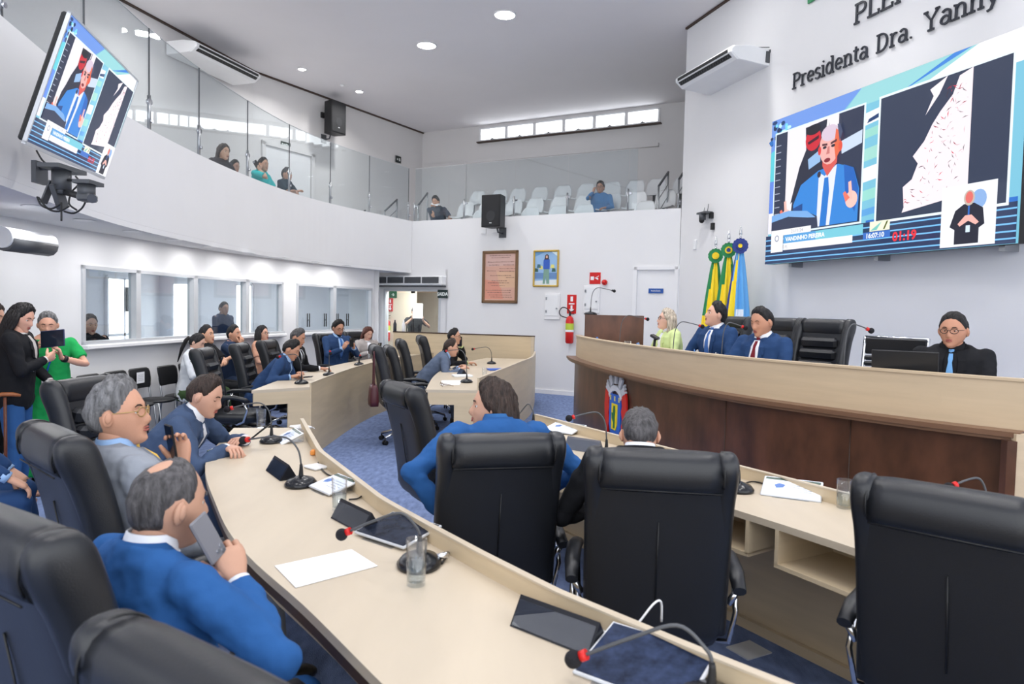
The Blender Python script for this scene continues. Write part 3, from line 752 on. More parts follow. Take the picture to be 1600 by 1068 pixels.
def head_dirs():
    out = []
    for i in range(NP + 1):
        ph = -PI / 2 + PI * i / NP; row = []
        for j in range(NA):
            w = -1 + 2 * j / NA; row.append((PI * (w * .6 + .4 * w ** 3), ph))
        out.append(row)
    return out
HD = head_dirs()
def add_head(mb, M, fat, eyes='open', mouth=0):
    rings = [[M @ head_pt(th, ph, fat) for th, ph in row] for row in HD]
    mb.loft(rings, True, 0)
    R3 = M.to_3x3()
    for s in (-1, 1):   # ears
        c = M @ Vector((s * .077 * fat, -.006, -.004))
        Re = R3 @ Matrix.Rotation(s * .35, 3, 'Z') @ Matrix.Rotation(-.18, 3, 'X')
        mb.ell(c, (.009, .020, .032), 10, 8, rot=Re)
        mb.ell(c + R3 @ Vector((s * .007, .004, .002)), (.006, .012, .021), 8, 6, rot=Re)
    for s in (-1, 1):
        e = M @ Vector((s * .031, .0665, .010))
        if eyes == 'open':
            mb.ell(e, .0118, 10, 8, mi=2); mb.ell(e + R3 @ Vector((0, .0088, -.001)), (.0064, .0045, .0064), 8, 6, rot=R3, mi=3)
            mb.ell(e + R3 @ Vector((0, .0008, .003)), (.0145, .0135, .0115), 10, 6, rot=R3 @ Matrix.Rotation(-.25, 3, 'X'), mi=0, zmin=.25)
        else:
            mb.ell(e, (.0145, .0132, .0125), 10, 8, rot=R3, mi=0)
            mb.tube([e + R3 @ Vector((x, .0118 - abs(x) * .35, -.005)) for x in (-.012, -.006, 0, .006, .012)], .0014, 5, mi=3)
    yl = head_pt(0, -math.asin(.058 / .121), fat).y
    for k, (z, r) in enumerate(((-.0525, .0042), (-.0625, .0052))):
        mb.tube([M @ Vector((x, yl + .0005 - x * x * 9, z + (abs(x) * .08 if mouth else 0))) for x in (-.023, -.014, -.005, .005, .014, .023)], [.001, r * .8, r, r, r * .8, .001], 6, mi=1)
def add_brows(mb, M, fat, mi):
    for s in (-1, 1):
        mb.tube([M @ Vector((s * x, .088 - (x - .01) ** 2 * 9, z)) for x, z in ((.013, .028), (.024, .034), (.036, .035), (.047, .029))], [.002, .0042, .004, .0015], 6, mi=mi, flat=.8)
def add_hand(mb, wrist, d, nrm, side, curl=.5, k=1.0, spread=.10, mi=0, thumb=.55):
    """palm and five fingers; d points from the wrist to the knuckles, nrm out of the palm"""
    d = d.normalized(); nrm = (nrm - d * nrm.dot(d)).normalized(); r = d.cross(nrm) * side  # towards the thumb
    rg = []
    for t, w, h in ((-.01, .026, .020), (.01, .030, .019), (.04, .040, .0175), (.07, .043, .015), (.088, .040, .012)):
        c = wrist + d * t * k
        rg.append([c + (r * a + nrm * b) * k for a, b in rr(w, h, 12, 2.8)])
    mb.loft(rg, mi=mi)
    for i, (off, L) in enumerate(((.031, .072), (.011, .080), (-.010, .075), (-.029, .060))):
        p = wrist + (d * .082 + r * off) * k; dd = (d + r * off * spread * 12).normalized(); pts = [p - dd * .012]; ang = 0
        c = curl if not hasattr(curl, '__len__') else curl[i]
        cur = p
        for f, a in ((.46, .75), (.30, 1.0), (.24, .7)):
            ang += c * a; v = dd * math.cos(ang) + nrm * math.sin(ang); cur = cur + v * L * f * k; pts.append(cur.copy())
        pts.insert(1, p); mb.tube(pts, [.0092 * k, .0092 * k, .0086 * k, .0078 * k, .0058 * k], 8, mi=mi)
    p = wrist + (d * .020 + r * .022) * k
    a = (r * .75 + d * .65 + nrm * thumb).normalized(); b = (r * .25 + d * .95 + nrm * (thumb + .1)).normalized()
    mb.tube([p - a * .008, p + a * .03 * k, p + a * .035 * k + b * .028 * k, p + a * .036 * k + b * .055 * k], [.0135 * k, .0125 * k, .0105 * k, .007 * k], 8, mi=mi)
def remesh_obj(mb, name, material, parent, voxel, smooth=4, wrinkle=0.0, extra=None, wscale=.09):
    me = bpy.data.meshes.new('t'); me.from_pydata(mb.V, [], mb.F); me.update()
    bm = bmesh.new(); bm.from_mesh(me); bmesh.ops.recalc_face_normals(bm, faces=bm.faces); bm.to_mesh(me); bm.free()
    o = bpy.data.objects.new('t', me); COL.objects.link(o)
    m = o.modifiers.new('r', 'REMESH'); m.mode = 'VOXEL'; m.voxel_size = voxel; m.use_smooth_shade = True
    m = o.modifiers.new('s', 'SMOOTH'); m.factor = .6; m.iterations = smooth
    if wrinkle:
        tx = bpy.data.textures.get('folds%d' % int(wscale * 1000)) or bpy.data.textures.new('folds%d' % int(wscale * 1000), 'CLOUDS'); tx.noise_scale = wscale
        m = o.modifiers.new('d', 'DISPLACE'); m.texture = tx; m.strength = wrinkle; m.mid_level = .5
    dg = bpy.context.evaluated_depsgraph_get(); ev = o.evaluated_get(dg)
    m2 = bpy.data.meshes.new_from_object(ev); bpy.data.objects.remove(o); bpy.data.meshes.remove(me)
    m2.name = name
    m2.materials.clear()
    for mm in (material if isinstance(material, (list, tuple)) else [material]): m2.materials.append(mm)
    if extra is not None:   # append detail geometry to the same mesh
        nv = len(m2.vertices); bm = bmesh.new(); bm.from_mesh(m2)
        vs = [bm.verts.new(v) for v in extra.V]
        for f, mi in zip(extra.F, extra.MI):
            try: fc = bm.faces.new([vs[i] for i in f]); fc.material_index = mi; fc.smooth = True
            except ValueError: pass
        bmesh.ops.recalc_face_normals(bm, faces=[f for f in bm.faces if f.verts[0].index == -1 or True])
        bm.to_mesh(m2); bm.free()
    for p in m2.polygons: p.use_smooth = True
    ob = bpy.data.objects.new(name, m2); COL.objects.link(ob)
    if parent: ob.parent = parent
    return ob
def ik(a, t, l1, l2, pole):
    d = t - a; L = min(d.length, (l1 + l2) * .995); d.normalize()
    x = (l1 * l1 - l2 * l2 + L * L) / (2 * L); h = math.sqrt(max(l1 * l1 - x * x, 1e-6))
    p = (pole - d * pole.dot(d)).normalized()
    return a + d * x + p * h, a + d * L

def person(loc, h, label, sit=True, seat=.47, lean=5, side=0, twist=0, hy=0, hp=5, hr=0, hands=((.20, .38, .74), (-.20, .38, .74)), hd=None, curl=(.5, .5),
           poles=None, top=('suit', None), shirt=None, tie=None, legs=None, bottom=None, skin_c=(190, 140, 115), hair=('short', None), fat=1.0, width=1.0, belly=0., glasses=None, eyes='open',
           near=False, scale=1.0, mouth=0, feet=None, sleeve='long', collar=True, neck_fwd=.0, shoe=(25, 22, 22), group=None, shoulder_up=(0, 0), hide_legs=False, skirt=None, neck_drop=.008):
    root = empty('person', loc, h, label, 'person', group); root.scale = (scale,) * 3
    vox = .0085 if near else .013
    Z = Vector((0, 0, 1))
    hz = seat + .09 if sit else .93
    hip = Vector((0, 0, hz)); ln, sd = math.radians(lean), math.radians(side)
    u = Vector((math.sin(sd), math.sin(ln), math.cos(ln))).normalized()
    def fr(s):
        tw = math.radians(-twist) * ease(s, 0, .42)
        r0 = Vector((1, 0, 0)); r0 = (r0 - u * r0.dot(u)).normalized(); r = Matrix.Rotation(tw, 3, u) @ r0; return r, u.cross(r)
    def T(s, x, y):
        r, f = fr(s); bend = .06 * ease(s, .1, .55) if sit else .01
        return hip + u * s + r * x + f * (y + bend * (lean > 15) * 1.0)
    def ring(s, a, b, yo=0, n=20, p=2.6):
        return [T(s, x, y + yo) for x, y in rr(a, b, n, p)]
    W_ = width
    # torso sections: s, half width, half depth
    tor = [(-.13, .150, .105, 0), (-.06, .172, .120, 0), (.04, .165 + belly * .25, .118 + belly * .5, belly * .45), (.14, .155 + belly * .3, .112 + belly * .6, belly * .6), (.24, .160 + belly * .15, .112 + belly * .3, .004 + belly * .3),
           (.34, .172, .116, .006), (.42, .170, .104, .0), (.475, .142, .084, -.006), (.515, .088, .064, -.008)]
    tor = [(t0 * 1.07 if t0 > 0 else t0, t1, t2, t3) for t0, t1, t2, t3 in tor]
    L1, L2 = .285, .255
    sh = []; el = []; wr = []
    for i, s in enumerate((1, -1)):
        p = T(.470 + shoulder_up[i], s * .172 * W_, -.005); sh.append(p)
        t = Vector(hands[i]); pole = Vector(poles[i]) if poles and poles[i] else Vector((s * .7, -.25, -.8))
        e, w = ik(p, t, L1, L2, pole); el.append(e); wr.append(w)
    nb = T(.535, 0, -.012)
    hc = nb + (u * .55 + Z * .45).normalized() * .118 + fr(.5)[1] * (.026 + neck_fwd) - Vector((0, 0, neck_drop))
    r_, f_ = fr(.5); f0 = Vector((f_.x, f_.y, 0)).normalized(); a0 = math.atan2(-f0.x, f0.y)
    MH = Matrix.Translation(hc) @ Matrix.Rotation(a0 - math.radians(hy), 4, 'Z') @ Matrix.Rotation(-math.radians(hp), 4, 'X') @ Matrix.Rotation(math.radians(hr), 4, 'Y')
    # legs
    hj, kn, an = [], [], []
    for i, s in enumerate((1, -1)):
        hj.append(hip + Vector((s * .09, 0, -.03)))
        if legs: k_, a_ = Vector(legs[i][0]), Vector(legs[i][1])
        elif sit: k_, a_ = Vector((s * .13, .43, seat + .075)), Vector((s * .13, .47, .09))
        else: k_, a_ = Vector((s * .10, .03, .50)), Vector((s * .11, -.01, .09))
        kn.append(k_); an.append(a_)
    sk = skin(skin_c)
    # ---- body
    b = MB()
    b.loft([ring(s, a * .90 * W_, d * .86, yo) for s, a, d, yo in (tor[:7] if top[0] == 'suit' else tor)])
    b.tube([nb - u * .05, nb.lerp(hc, .35), hc + MH.to_3x3() @ Vector((0, -.028, -.045))], [.062 * fat, .056 * fat, .054 * fat], 14)
    for i in range(2):
        b.tube([sh[i], sh[i].lerp(el[i], .5), el[i], el[i].lerp(wr[i], .35), wr[i]], [.050, .044, .036, .037, .0245], 12)
        b.ell(sh[i], .052, 12, 8)
        b.tube([hj[i], hj[i].lerp(kn[i], .5), kn[i], kn[i].lerp(an[i], .35), an[i]], [.085, .070, .052, .052, .036], 12)
    ex = MB(); add_head(ex, MH, fat, eyes, mouth)
    hdd = hd or (None, None)
    for i, s in enumerate((1, -1)):
        d0 = (wr[i] - el[i]).normalized(); nn = Vector((0, 0, -1))
        if hdd[i]: d0 = Vector(hdd[i][0]).normalized(); nn = Vector(hdd[i][1])
        add_hand(ex, wr[i], d0, nn, s if True else 1, curl[i], 1.0)
    remesh_obj(b, 'body', [sk, M_lip, M_eyew, M_iris], root, .014, 3, extra=ex)
    # ---- top garment
    kind, tm = top
    g = MB(); inf = 1.07 if kind == 'suit' else 1.02
    lo = 0 if kind in ('suit',) else 1
    def ring_g(s, a, b, yo):
        if kind != 'suit' or s < .49: return ring(s, a, b, yo)
        dr = .05 if s > .53 else .03 if s > .49 else 0
        return [T(s - dr * max(0, y / b) ** 1.0, x, y + yo) for x, y in rr(a, b, 20, 2.6)]
    g.loft([ring_g(s, a * inf * W_ + .004, d * inf + .006, yo) for s, a, d, yo in tor[0 if kind in ('suit', 'dress', 'blouse') else 1:(8 if kind == 'dress' else 9)]])
    for i in range(2):
        rs = .066 if kind == 'suit' else .058
        g.ell(sh[i] - u * .004, (rs, rs, rs), 14, 10)
        if sleeve == 'long':
            cuff = wr[i].lerp(el[i], .07)
            R_ = [.066, .058, .050, .048, .040] if kind == 'suit' else [.056, .050, .043, .042, .034]
            g.tube([sh[i], sh[i].lerp(el[i], .5), el[i], el[i].lerp(cuff, .4), cuff], R_, 14)
            g.ell(el[i], R_[2] * 1.02, 12, 8)
        else:
            g.tube([sh[i], sh[i].lerp(el[i], .35), sh[i].lerp(el[i], .72)], [.060, .060, .063], 14)
    if kind == 'dress' and skirt is None: skirt = 1
    if skirt:
        g.loft([[Vector((x * 1, y, z)) for x, y in rr(w, d, 20, 2.4)] for z, w, d in ((.12, .27, .25), (.3, .25, .22), (.6, .22, .18), (.85, .19, .15), (1.0, .165, .13))])
    gname = {'suit': 'jacket', 'dress': 'dress', 'blouse': 'blouse', 'tee': 'shirt'}[kind]
    gar = remesh_obj(g, gname, tm, root, vox, 5, wrinkle=.032 if near else .024, wscale=.10)
    # trousers
    if not skirt:
        t = MB()
        t.loft([ring(s, a * 1.03 * W_, d * 1.03, yo) for s, a, d, yo in tor[:3]])
        for i in range(2):
            t.tube([hj[i], hj[i].lerp(kn[i], .5), kn[i], kn[i].lerp(an[i], .4), an[i] + (kn[i] - an[i]).normalized() * .01], [.100, .088, .072, .068, .060], 14); t.ell(kn[i], .072, 12, 8)
        remesh_obj(t, 'trousers', bottom or tm, root, .016, 3, wrinkle=.012)
    for i in range(2):
        ft = MB(); fd = Vector((0, 1, 0)) if not feet else Vector(feet[i]).normalized(); rr_ = Vector((fd.y, -fd.x, 0)); base = Vector((an[i].x, an[i].y, an[i].z - .09))
        rg = []
        for yy, w, hh in ((-.07, .030, .06), (-.055, .036, .085), (0, .040, .09), (.06, .043, .065), (.12, .047, .05), (.17, .042, .042), (.195, .025, .03)):
            rg.append([base + fd * yy + rr_ * a + Z * (hh / 2 + bb) for a, bb in rr(w, hh / 2, 12, 3)])
        ft.loft(rg); ft.build('shoe', mat('shoe_%d_%d_%d' % shoe, srgb(*shoe), .4), root)
    # ---- front of the shirt, tie, lapels, found by casting from the spine to the jacket
    bvh = BVHTree.FromPolygons([v.co for v in gar.data.vertices], [p.vertices[:] for p in gar.data.polygons])
    def surf(s, x, off, back=False):
        r, f = fr(s); o = T(s, 0, 0)
        d = (f * (-1 if back else 1) * .13 + r * x).normalized() if True else f
        hit, nrm, idx, dist = bvh.ray_cast(o, d, .45)
        if hit is None: return o + d * .12
        return hit + d * off
    def patch(rows, off, name, m, parent=root):
        """rows: (s, xl, xr)"""
        mb = MB(); n = 7; front = []; bk = []
        if name in ('shirt_front', 'tie'):
            r5, f5 = fr(.5); xa, xb, fo = (-.055, .055, .074) if name == 'shirt_front' else (-.016, .016, .084)
            for dz_ in (.0, -.03):
                front.append([nb + r5 * (xa + (xb - xa) * k / (n - 1)) + f5 * (fo - abs(xa + (xb - xa) * k / (n - 1)) * .35) + u * (dz_ - .012) for k in range(n)])
                bk.append([p - f5 * .03 for p in front[-1]])
        for s, xl, xr in rows:
            front.append([surf(s, xl + (xr - xl) * k / (n - 1), off) for k in range(n)]); bk.append([surf(s, xl + (xr - xl) * k / (n - 1), -.004) for k in range(n)])
        rings = [fa + ba[::-1] for fa, ba in zip(front, bk)]
        mb.loft(rings); return mb.build(name, m, parent)
    if kind == 'suit' and shirt:
        vb = .19 + .0
        patch([(.50, -.052, .052), (.45, -.052, .052), (.40, -.046, .046), (.34, -.038, .038), (.28, -.028, .028), (.22, -.014, .014), (vb, -.002, .002)], .006, 'shirt_front', shirt)
        if tie:
            patch([(.495, -.018, .018), (.46, -.017, .017), (.435, -.012, .012), (.38, -.018, .018), (.31, -.023, .023), (.25, -.02, .02), (.20, -.008, .008)], .012, 'tie', tie)
        lp = MB()
        for s in (-1, 1):
            rows = [(.51, .054, .080), (.45, .050, .100), (.39, .044, .098), (.385, .043, .080), (.33, .036, .074), (.27, .026, .056), (.20, .004, .02)]
            fa = [[surf(a, s * (x0 + (x1 - x0) * k / 3), .011) for k in range(4)] for a, x0, x1 in rows]; ba = [[surf(a, s * (x0 + (x1 - x0) * k / 3), .0) for k in range(4)] for a, x0, x1 in rows]
            lp.loft([x + y[::-1] for x, y in zip(fa, ba)], smooth=False)
        lp.build('lapels', tm, root)
    if collar:
        cm = shirt if (kind == 'suit' and shirt) else tm
        Rn = Matrix((fr(.5)[0], fr(.5)[1], u)).transposed()
        def cring(h0, ra, rb, yo, n=20, drop=.03):
            out = []
            for k in range(n):
                a = 2 * PI * k / n; y = rb * math.sin(a); out.append(nb + Rn @ Vector((ra * math.cos(a), y + yo, h0 - drop * max(0, math.sin(a)))))
            return out
        cl = MB(); cl.loft([cring(-.095, .112 * fat, .088, -.008), cring(-.06, .092 * fat, .078, -.004), cring(-.03, .076 * fat, .072, 0), cring(.035, .064 * fat, .062, .006), cring(.038, .060 * fat, .058, .006), cring(-.06, .070, .060, 0)], caps=False); cl.build('collar', cm, root)
        if kind == 'suit':
            cl = MB(); n = 16
            def arc_(h0, ra, rb, yo): return [nb + Rn @ Vector((ra * math.cos(a), rb * math.sin(a) + yo, h0 - .055 * max(0, math.sin(a)) - .0)) for a in np.linspace(-PI - .55, .55, n)]
            A_ = [arc_(.022, .074 * fat, .070, 0), arc_(-.02, .092, .082, -.004), arc_(-.04, .088, .078, -.004), arc_(.012, .070 * fat, .066, 0)]
            cl.loft([[A_[q][k] for q in range(4)] for k in range(n)]); cl.build('jacket_collar', tm, root)
    if kind == 'suit' and shirt and sleeve == 'long':
        for i in range(2):
            d0 = (wr[i] - el[i]).normalized(); cf = MB(); cf.tube([wr[i] - d0 * .045, wr[i] - d0 * .008], [.034, .033], 14); cf.build('cuff', shirt, root)
    # ---- hair
    hk, hm = hair
    if hm:
        hb = MB()
        def hl(th):
            a = abs(th)
            P = [(0, .084), (.5, .080), (.85, .060), (1.15, .030), (1.35, -.005), (1.5, .022), (1.9, .010), (2.1, -.06), (PI, -.082)]
            if hk in ('long', 'bob', 'pony', 'wavy'): P = [(0, .078), (.5, .070), (.85, .046), (1.15, .01), (1.5, -.03), (1.8, -.06), (PI, -.09)]
            if hk == 'receding': P = [(0, .100), (.5, .092), (.85, .062), (1.15, .03), (1.35, .0), (1.5, .022), (1.9, .005), (2.1, -.045), (PI, -.06)]
            for (a0_, z0), (a1_, z1) in zip(P, P[1:]):
                if a0_ <= a <= a1_: return z0 + (z1 - z0) * (a - a0_) / (a1_ - a0_)
            return P[-1][1]
        thk = {'short': .013, 'receding': .010, 'balding': .009, 'long': .020, 'bob': .022, 'pony': .010, 'wavy': .024, 'thick': .022, 'swept': .020}.get(hk, .013)
        rnd = random.Random(hash(label) % 1000 if False else len(label) * 7 + int(abs(loc[0]) * 100))
        outer = []; inner = []
        for row in HD:
            ro, ri = [], []
            for th, ph in row:
                p = head_pt(th, ph, fat); m_ = p.z - hl(th)
                cover = ease(m_, -.004, .036)
                if hk == 'balding':
                    q = Vector((p.x, p.y + .034, 0)).length
                    if p.z > .06: cover *= .05 + .95 * ease(q, .016, .046)
                nrm = Vector((p.x / .0765 ** 2, p.y / .097 ** 2, p.z / .121 ** 2)).normalized()
                tk = thk * (.85 + .3 * math.sin(th * 9 + ph * 5) * math.cos(ph * 7))
                if hk in ('short', 'thick', 'swept') and p.z > .06 and p.y > -.02: tk += .010 * ease(p.z, .06, .12)
                if hk in ('wavy', 'bob', 'long'): tk += .006 * math.sin(th * 14)
                ro.append(MH @ (p + nrm * (cover * tk - (1 - cover) * .006))); 
            outer.append(ro)
        hb.loft(outer, True)
        R3 = MH.to_3x3()
        if hk in ('long', 'bob', 'wavy'):
            Ln = {'long': .27, 'bob': .10, 'wavy': .07}[hk]
            for k in range(17):
                A0 = {'long': 78, 'bob': 94, 'wavy': 108}[hk]; th = math.radians(A0 + (360 - 2 * A0) * k / 16); th = th if th <= PI else th - 2 * PI
                p0 = head_pt(th, .45, fat) * 1.10; p1 = head_pt(th, -.15, fat) * 1.20; p2 = Vector((p1.x * 1.06, p1.y * .95 - .008, -.10)); p3 = Vector((p1.x * (.98 + .1 * rnd.random()), p1.y * .85 - .012, -.10 - Ln * (.75 + .3 * rnd.random())))
                q2 = R3 @ p2; g2 = hc + q2; g3 = hc + Vector(((R3 @ p3).x, (R3 @ p3).y, 0)) * 1.0 + Vector((0, 0, p3.z))
                hb.tube([MH @ p0, MH @ p1, g2, g2.lerp(g3, .6) + Vector((rnd.uniform(-.006, .006), 0, 0)), g3], [.014, .021, .021, .017, .005], 8, flat=.8)
        if hk == 'pony':
            p = MH @ Vector((0, -.11, .0)); hb.tube([p + Vector((0, 0, .02)), p + R3 @ Vector((0, -.03, -.04)), p + R3 @ Vector((0, -.03, -.16)), p + R3 @ Vector((.01, 0, -.34))], [.022, .027, .024, .006], 10)
        hb.build('hair', hm, root)
        br = MB(); add_brows(br, MH, fat, 0); br.build('eyebrows', mat('brow', srgb(50, 36, 30), .8) if hk != 'balding' else hm, root)
    if glasses:
        gl = MB(); G = lambda x, y, z: MH @ Vector((x, y, z))
        for s in (-1, 1):
            gl.tube([G(s * .032 + .023 * math.cos(a) * 1.05, .098 - .012 * abs(math.cos(a) * s * .5 + .5), .008 + .017 * math.sin(a)) for a in np.linspace(0, 2 * PI, 17)], .0022, 5)
            gl.tube([G(s * .056, .090, .014), G(s * .074, .06, .014), G(s * .081, -.006, .012), G(s * .078, -.02, 0)], .0020, 5)
        gl.tube([G(-.009, .099, .012), G(0, .103, .015), G(.009, .099, .012)], .0018, 5)
        gl.build('glasses', glasses, root)
    root['_head'] = 0; del root['_head']
    bpy.context.view_layer.update()
    return dict(root=root, M=Matrix.Translation(Vector(loc)) @ Matrix.Rotation(-math.radians(h), 4, 'Z') @ Matrix.Scale(scale, 4), head=MH, wr=wr, el=el, nb=nb, u=u, surf=surf, patch=patch, hc=hc, fr=fr)
# ------------------------------------------------------------------ the people in the room
def L_(loc, h, p):
    a = math.radians(h); v = Vector(p) - Vector(loc); return (v.x * math.cos(a) - v.y * math.sin(a), v.x * math.sin(a) + v.y * math.cos(a), v.z)
H_black = hairm('black', (24, 22, 24)); H_grey = hairm('grey', (104, 104, 106)); H_brown = hairm('brown', (50, 38, 33)); H_blond = hairm('ash_blonde', (178, 166, 150)); H_salt = hairm('salt', (76, 74, 76)); H_red = hairm('auburn', (84, 48, 40))
C_royal = cloth('royal_blue', (42, 88, 146)); C_slate = cloth('slate_blue', (64, 80, 108)); C_navy = cloth('navy', (36, 62, 102)); C_black = cloth('black', (26, 27, 31)); C_lgrey = cloth('light_grey', (142, 147, 156)); C_white = cloth('white', (226, 229, 236), bump=.1)
C_sky = cloth('sky_shirt', (150, 182, 222), bump=.1); C_mid = cloth('mid_blue', (42, 66, 104)); C_greyb = cloth('grey_blue', (92, 104, 126)); C_maroon = cloth('maroon_tie', (112, 34, 44)); C_yel = cloth('gold_tie', (226, 186, 92)); C_ltie = cloth('light_blue_tie', (110, 160, 210))
C_green = cloth('green_dress', (34, 158, 84)); C_jeans = cloth('jeans', (48, 88, 140)); C_turq = cloth('turquoise', (60, 196, 196)); C_teal = cloth('dark_teal', (58, 72, 82)); C_denim = cloth('denim', (70, 122, 172)); C_pale = cloth('pale_green', (196, 212, 150)); C_blouse = cloth('print_blouse', (214, 218, 224), var=.25); C_olive = cloth('olive', (62, 84, 52)); C_tan = cloth('grey_coat', (168, 162, 160)); C_dblue = cloth('dark_blue_shirt', (44, 58, 84)); C_stripe = cloth('blue_tie', (66, 104, 168)); C_ctee = cloth('charcoal_tee', (66, 74, 88)); C_pat = cloth('patterned_top', (200, 196, 194), var=.35)
M_specs = mat('spectacle_frame', srgb(28, 26, 30), .3); M_gspecs = mat('gold_frame', srgb(190, 160, 110), .3, .8)
def phone(loc, label, axis, face, size=(.075, .15, .009), m=None, name='phone'):
    """axis = long direction, face = screen normal"""
    a = Vector(axis).normalized(); f = Vector(face); f = (f - a * f.dot(a)).normalized(); r = a.cross(f)
    M = Matrix(((r.x, a.x, f.x, loc[0]), (r.y, a.y, f.y, loc[1]), (r.z, a.z, f.z, loc[2]), (0, 0, 0, 1)))
    e = empty(name, mtx=M, label=label, cat='phone')
    MB().box((0, 0, 0), size, bev=.004).build('case', m or M_black, e)
    MB().box((0, 0, size[2] / 2 + .0003), (size[0] * .92, size[1] * .94, .0008)).build('screen', mat('dark_screen', srgb(30, 36, 48), .08), e)
    MB().cyl((size[0] * .28, size[1] * .40, -size[2] / 2 - .001), .006, .003, 10).cyl((size[0] * .28, size[1] * .29, -size[2] / 2 - .001), .006, .003, 10).cyl((size[0] * .05, size[1] * .35, -size[2] / 2 - .001), .006, .003, 10).build('lens', M_chrome, e)
    return e
def grip_phone(P, i, label, up=.035, m=None, **k):
    """phone in hand i of person P (0 right, 1 left), screen towards the face"""
    w = P['M'] @ P['wr'][i]; e = P['M'] @ P['el'][i]; d = (w - e).normalized(); hd = P['M'] @ P['head'] @ Vector((0, .09, 0))
    c = w + d * .095 + Vector((0, 0, up)); f = (hd - c).normalized(); ax = Vector((0, 0, 1)) * .8 + d * .5
    return phone(c, label, ax, f, m=m, **k)
# --- foreground, near desk
l = (-.93, 1.72, 0); h = 34
P = person(l, h, 'man in a bright blue suit, balding, phone at his right ear, foreground left', seat=.415, neck_drop=.022, lean=6, hp=6, hy=6, hands=(L_(l, h, (-.68, 1.76, .95)), (-.14, .36, .64)), hd=(((-.62, .12, .75), (-.5, .2, -.75)), None), curl=(.75, .6), poles=((.9, -.25, -.55), (-.7, -.3, -.6)), top=('suit', C_royal), shirt=C_white, hair=('balding', H_salt), skin_c=(178, 132, 108), near=True, scale=.97, width=1.08, fat=1.04, belly=.04, neck_fwd=.02)
hw = P['M'] @ P['wr'][0]; hdw = P['M'] @ P['head'] @ Vector((.095, .0, -.03))
phone(hdw.lerp(hw, .46) + Vector((-.0, -.0, .03)), 'phone in a clear case held to the ear of the bright blue suited man', (.35, .25, -.9), hdw - hw, size=(.062, .125, .009), m=mat('clear_case', srgb(120, 120, 126), .2))
l = (-1.40, 2.66, 0); h = 44
P = person(l, h, 'man in a light grey suit with glasses and a gold tie, phone at his cheek', lean=-9, hy=38, hp=-4, hands=((.15, .20, .68), L_(l, h, (-1.31, 2.80, .98))), hd=(None, ((-.25, -.1, .95), (.75, -.5, 0))), curl=(.5, .8), poles=((.7, -.3, -.6), (-.6, .4, -.9)), top=('suit', C_lgrey), shirt=C_sky, tie=C_yel, hair=('thick', H_grey), glasses=M_gspecs, skin_c=(186, 132, 104), near=True, fat=1.06, width=1.1, belly=.07)
w = P['M'] @ P['wr'][1]; phone(w + Vector((-.03, -.035, .085)), 'black phone held to the cheek of the man in the light grey suit', (-.12, -.1, 1), (-.7, -.7, 0))
l = (-2.16, 4.02, 0); h = 80
P = person(l, h, 'man in a slate blue suit bent over his phone at the near desk', lean=32, hy=8, hp=22, eyes='down', hands=(L_(l, h, (-1.60, 3.98, .80)), L_(l, h, (-1.60, 4.24, .80))), hd=(((.75, .5, .05), (0, 0, -1)), ((.8, -.5, .1), (0, 0, -1))), curl=(.8, .8), poles=((.8, -.2, -.5), (-.8, -.2, -.5)), top=('suit', C_slate), shirt=C_white, hair=('short', H_brown), skin_c=(196, 146, 122), near=True, width=1.05)
phone((-1.47, 4.13, .875), 'phone in the hands of the man in the slate blue suit', (.6, .1, .5), (-.6, -.1, .6))
# --- centre, seen from behind
l = (-.04, 3.14, 0); h = -14
P = person(l, h, 'man in a bright blue suit with long dark hair, head turned left, in the middle', seat=.485, shoulder_up=(.012, .012), neck_fwd=.03, neck_drop=.05, lean=10, twist=-12, hy=-62, hp=0, hands=((.30, .28, .72), L_(l, h, (-.26, 3.00, .72))), hd=(None, ((.7, -.5, -.4), (0, -.5, -.8))), poles=((.8, -.2, -.5), (-1, -.35, -.05)), top=('suit', C_royal), shirt=cloth('blue_shirt', (50, 96, 150)), hair=('wavy', H_brown), skin_c=(196, 146, 120), near=True, width=1.08)
l = (.52, 2.74, 0); h = 8
P = person(l, h, 'man in a black suit seen from behind, head bowed, in front of the dais', seat=.48, shoulder_up=(.012, .012), neck_fwd=.03, neck_drop=.045, lean=16, hp=38, eyes='down', hands=((.16, .38, .78), (-.16, .38, .78)), top=('suit', C_black), shirt=C_white, hair=('short', H_salt), skin_c=(186, 136, 110), near=True, width=1.08, scale=.97)
# --- desk by the partition
l = (-1.24, 9.78, 0); h = 84
person(l, h, 'man in a grey-blue suit speaking into the microphone at the inner desk', lean=33, hp=8, hands=(L_(l, h, (-.70, 9.62, .79)), L_(l, h, (-.74, 9.95, .79))), top=('suit', C_greyb), shirt=C_sky, tie=C_navy, hair=('short', H_brown), skin_c=(200, 150, 126))
l = (-1.06, 10.95, 0); h = 92
P = person(l, h, 'man with glasses in a dark jacket on the phone at the inner desk', lean=14, hy=6, hp=4, hands=(L_(l, h, (-.66, 10.7, .80)), L_(l, h, (-.80, 11.06, 1.04))), hd=(None, ((-.3, -.1, .9), (0, -1, 0))), curl=(.6, .9), poles=(None, (-.3, .8, -.8)), top=('suit', C_black), shirt=C_pale, hair=('short', H_black), glasses=M_specs, skin_c=(190, 140, 112))
w = P['M'] @ P['wr'][1]; phone(w + Vector((-.02, -.05, .07)), 'phone at the ear of the man with glasses at the inner desk', (0, 0, 1), (0, -1, 0))
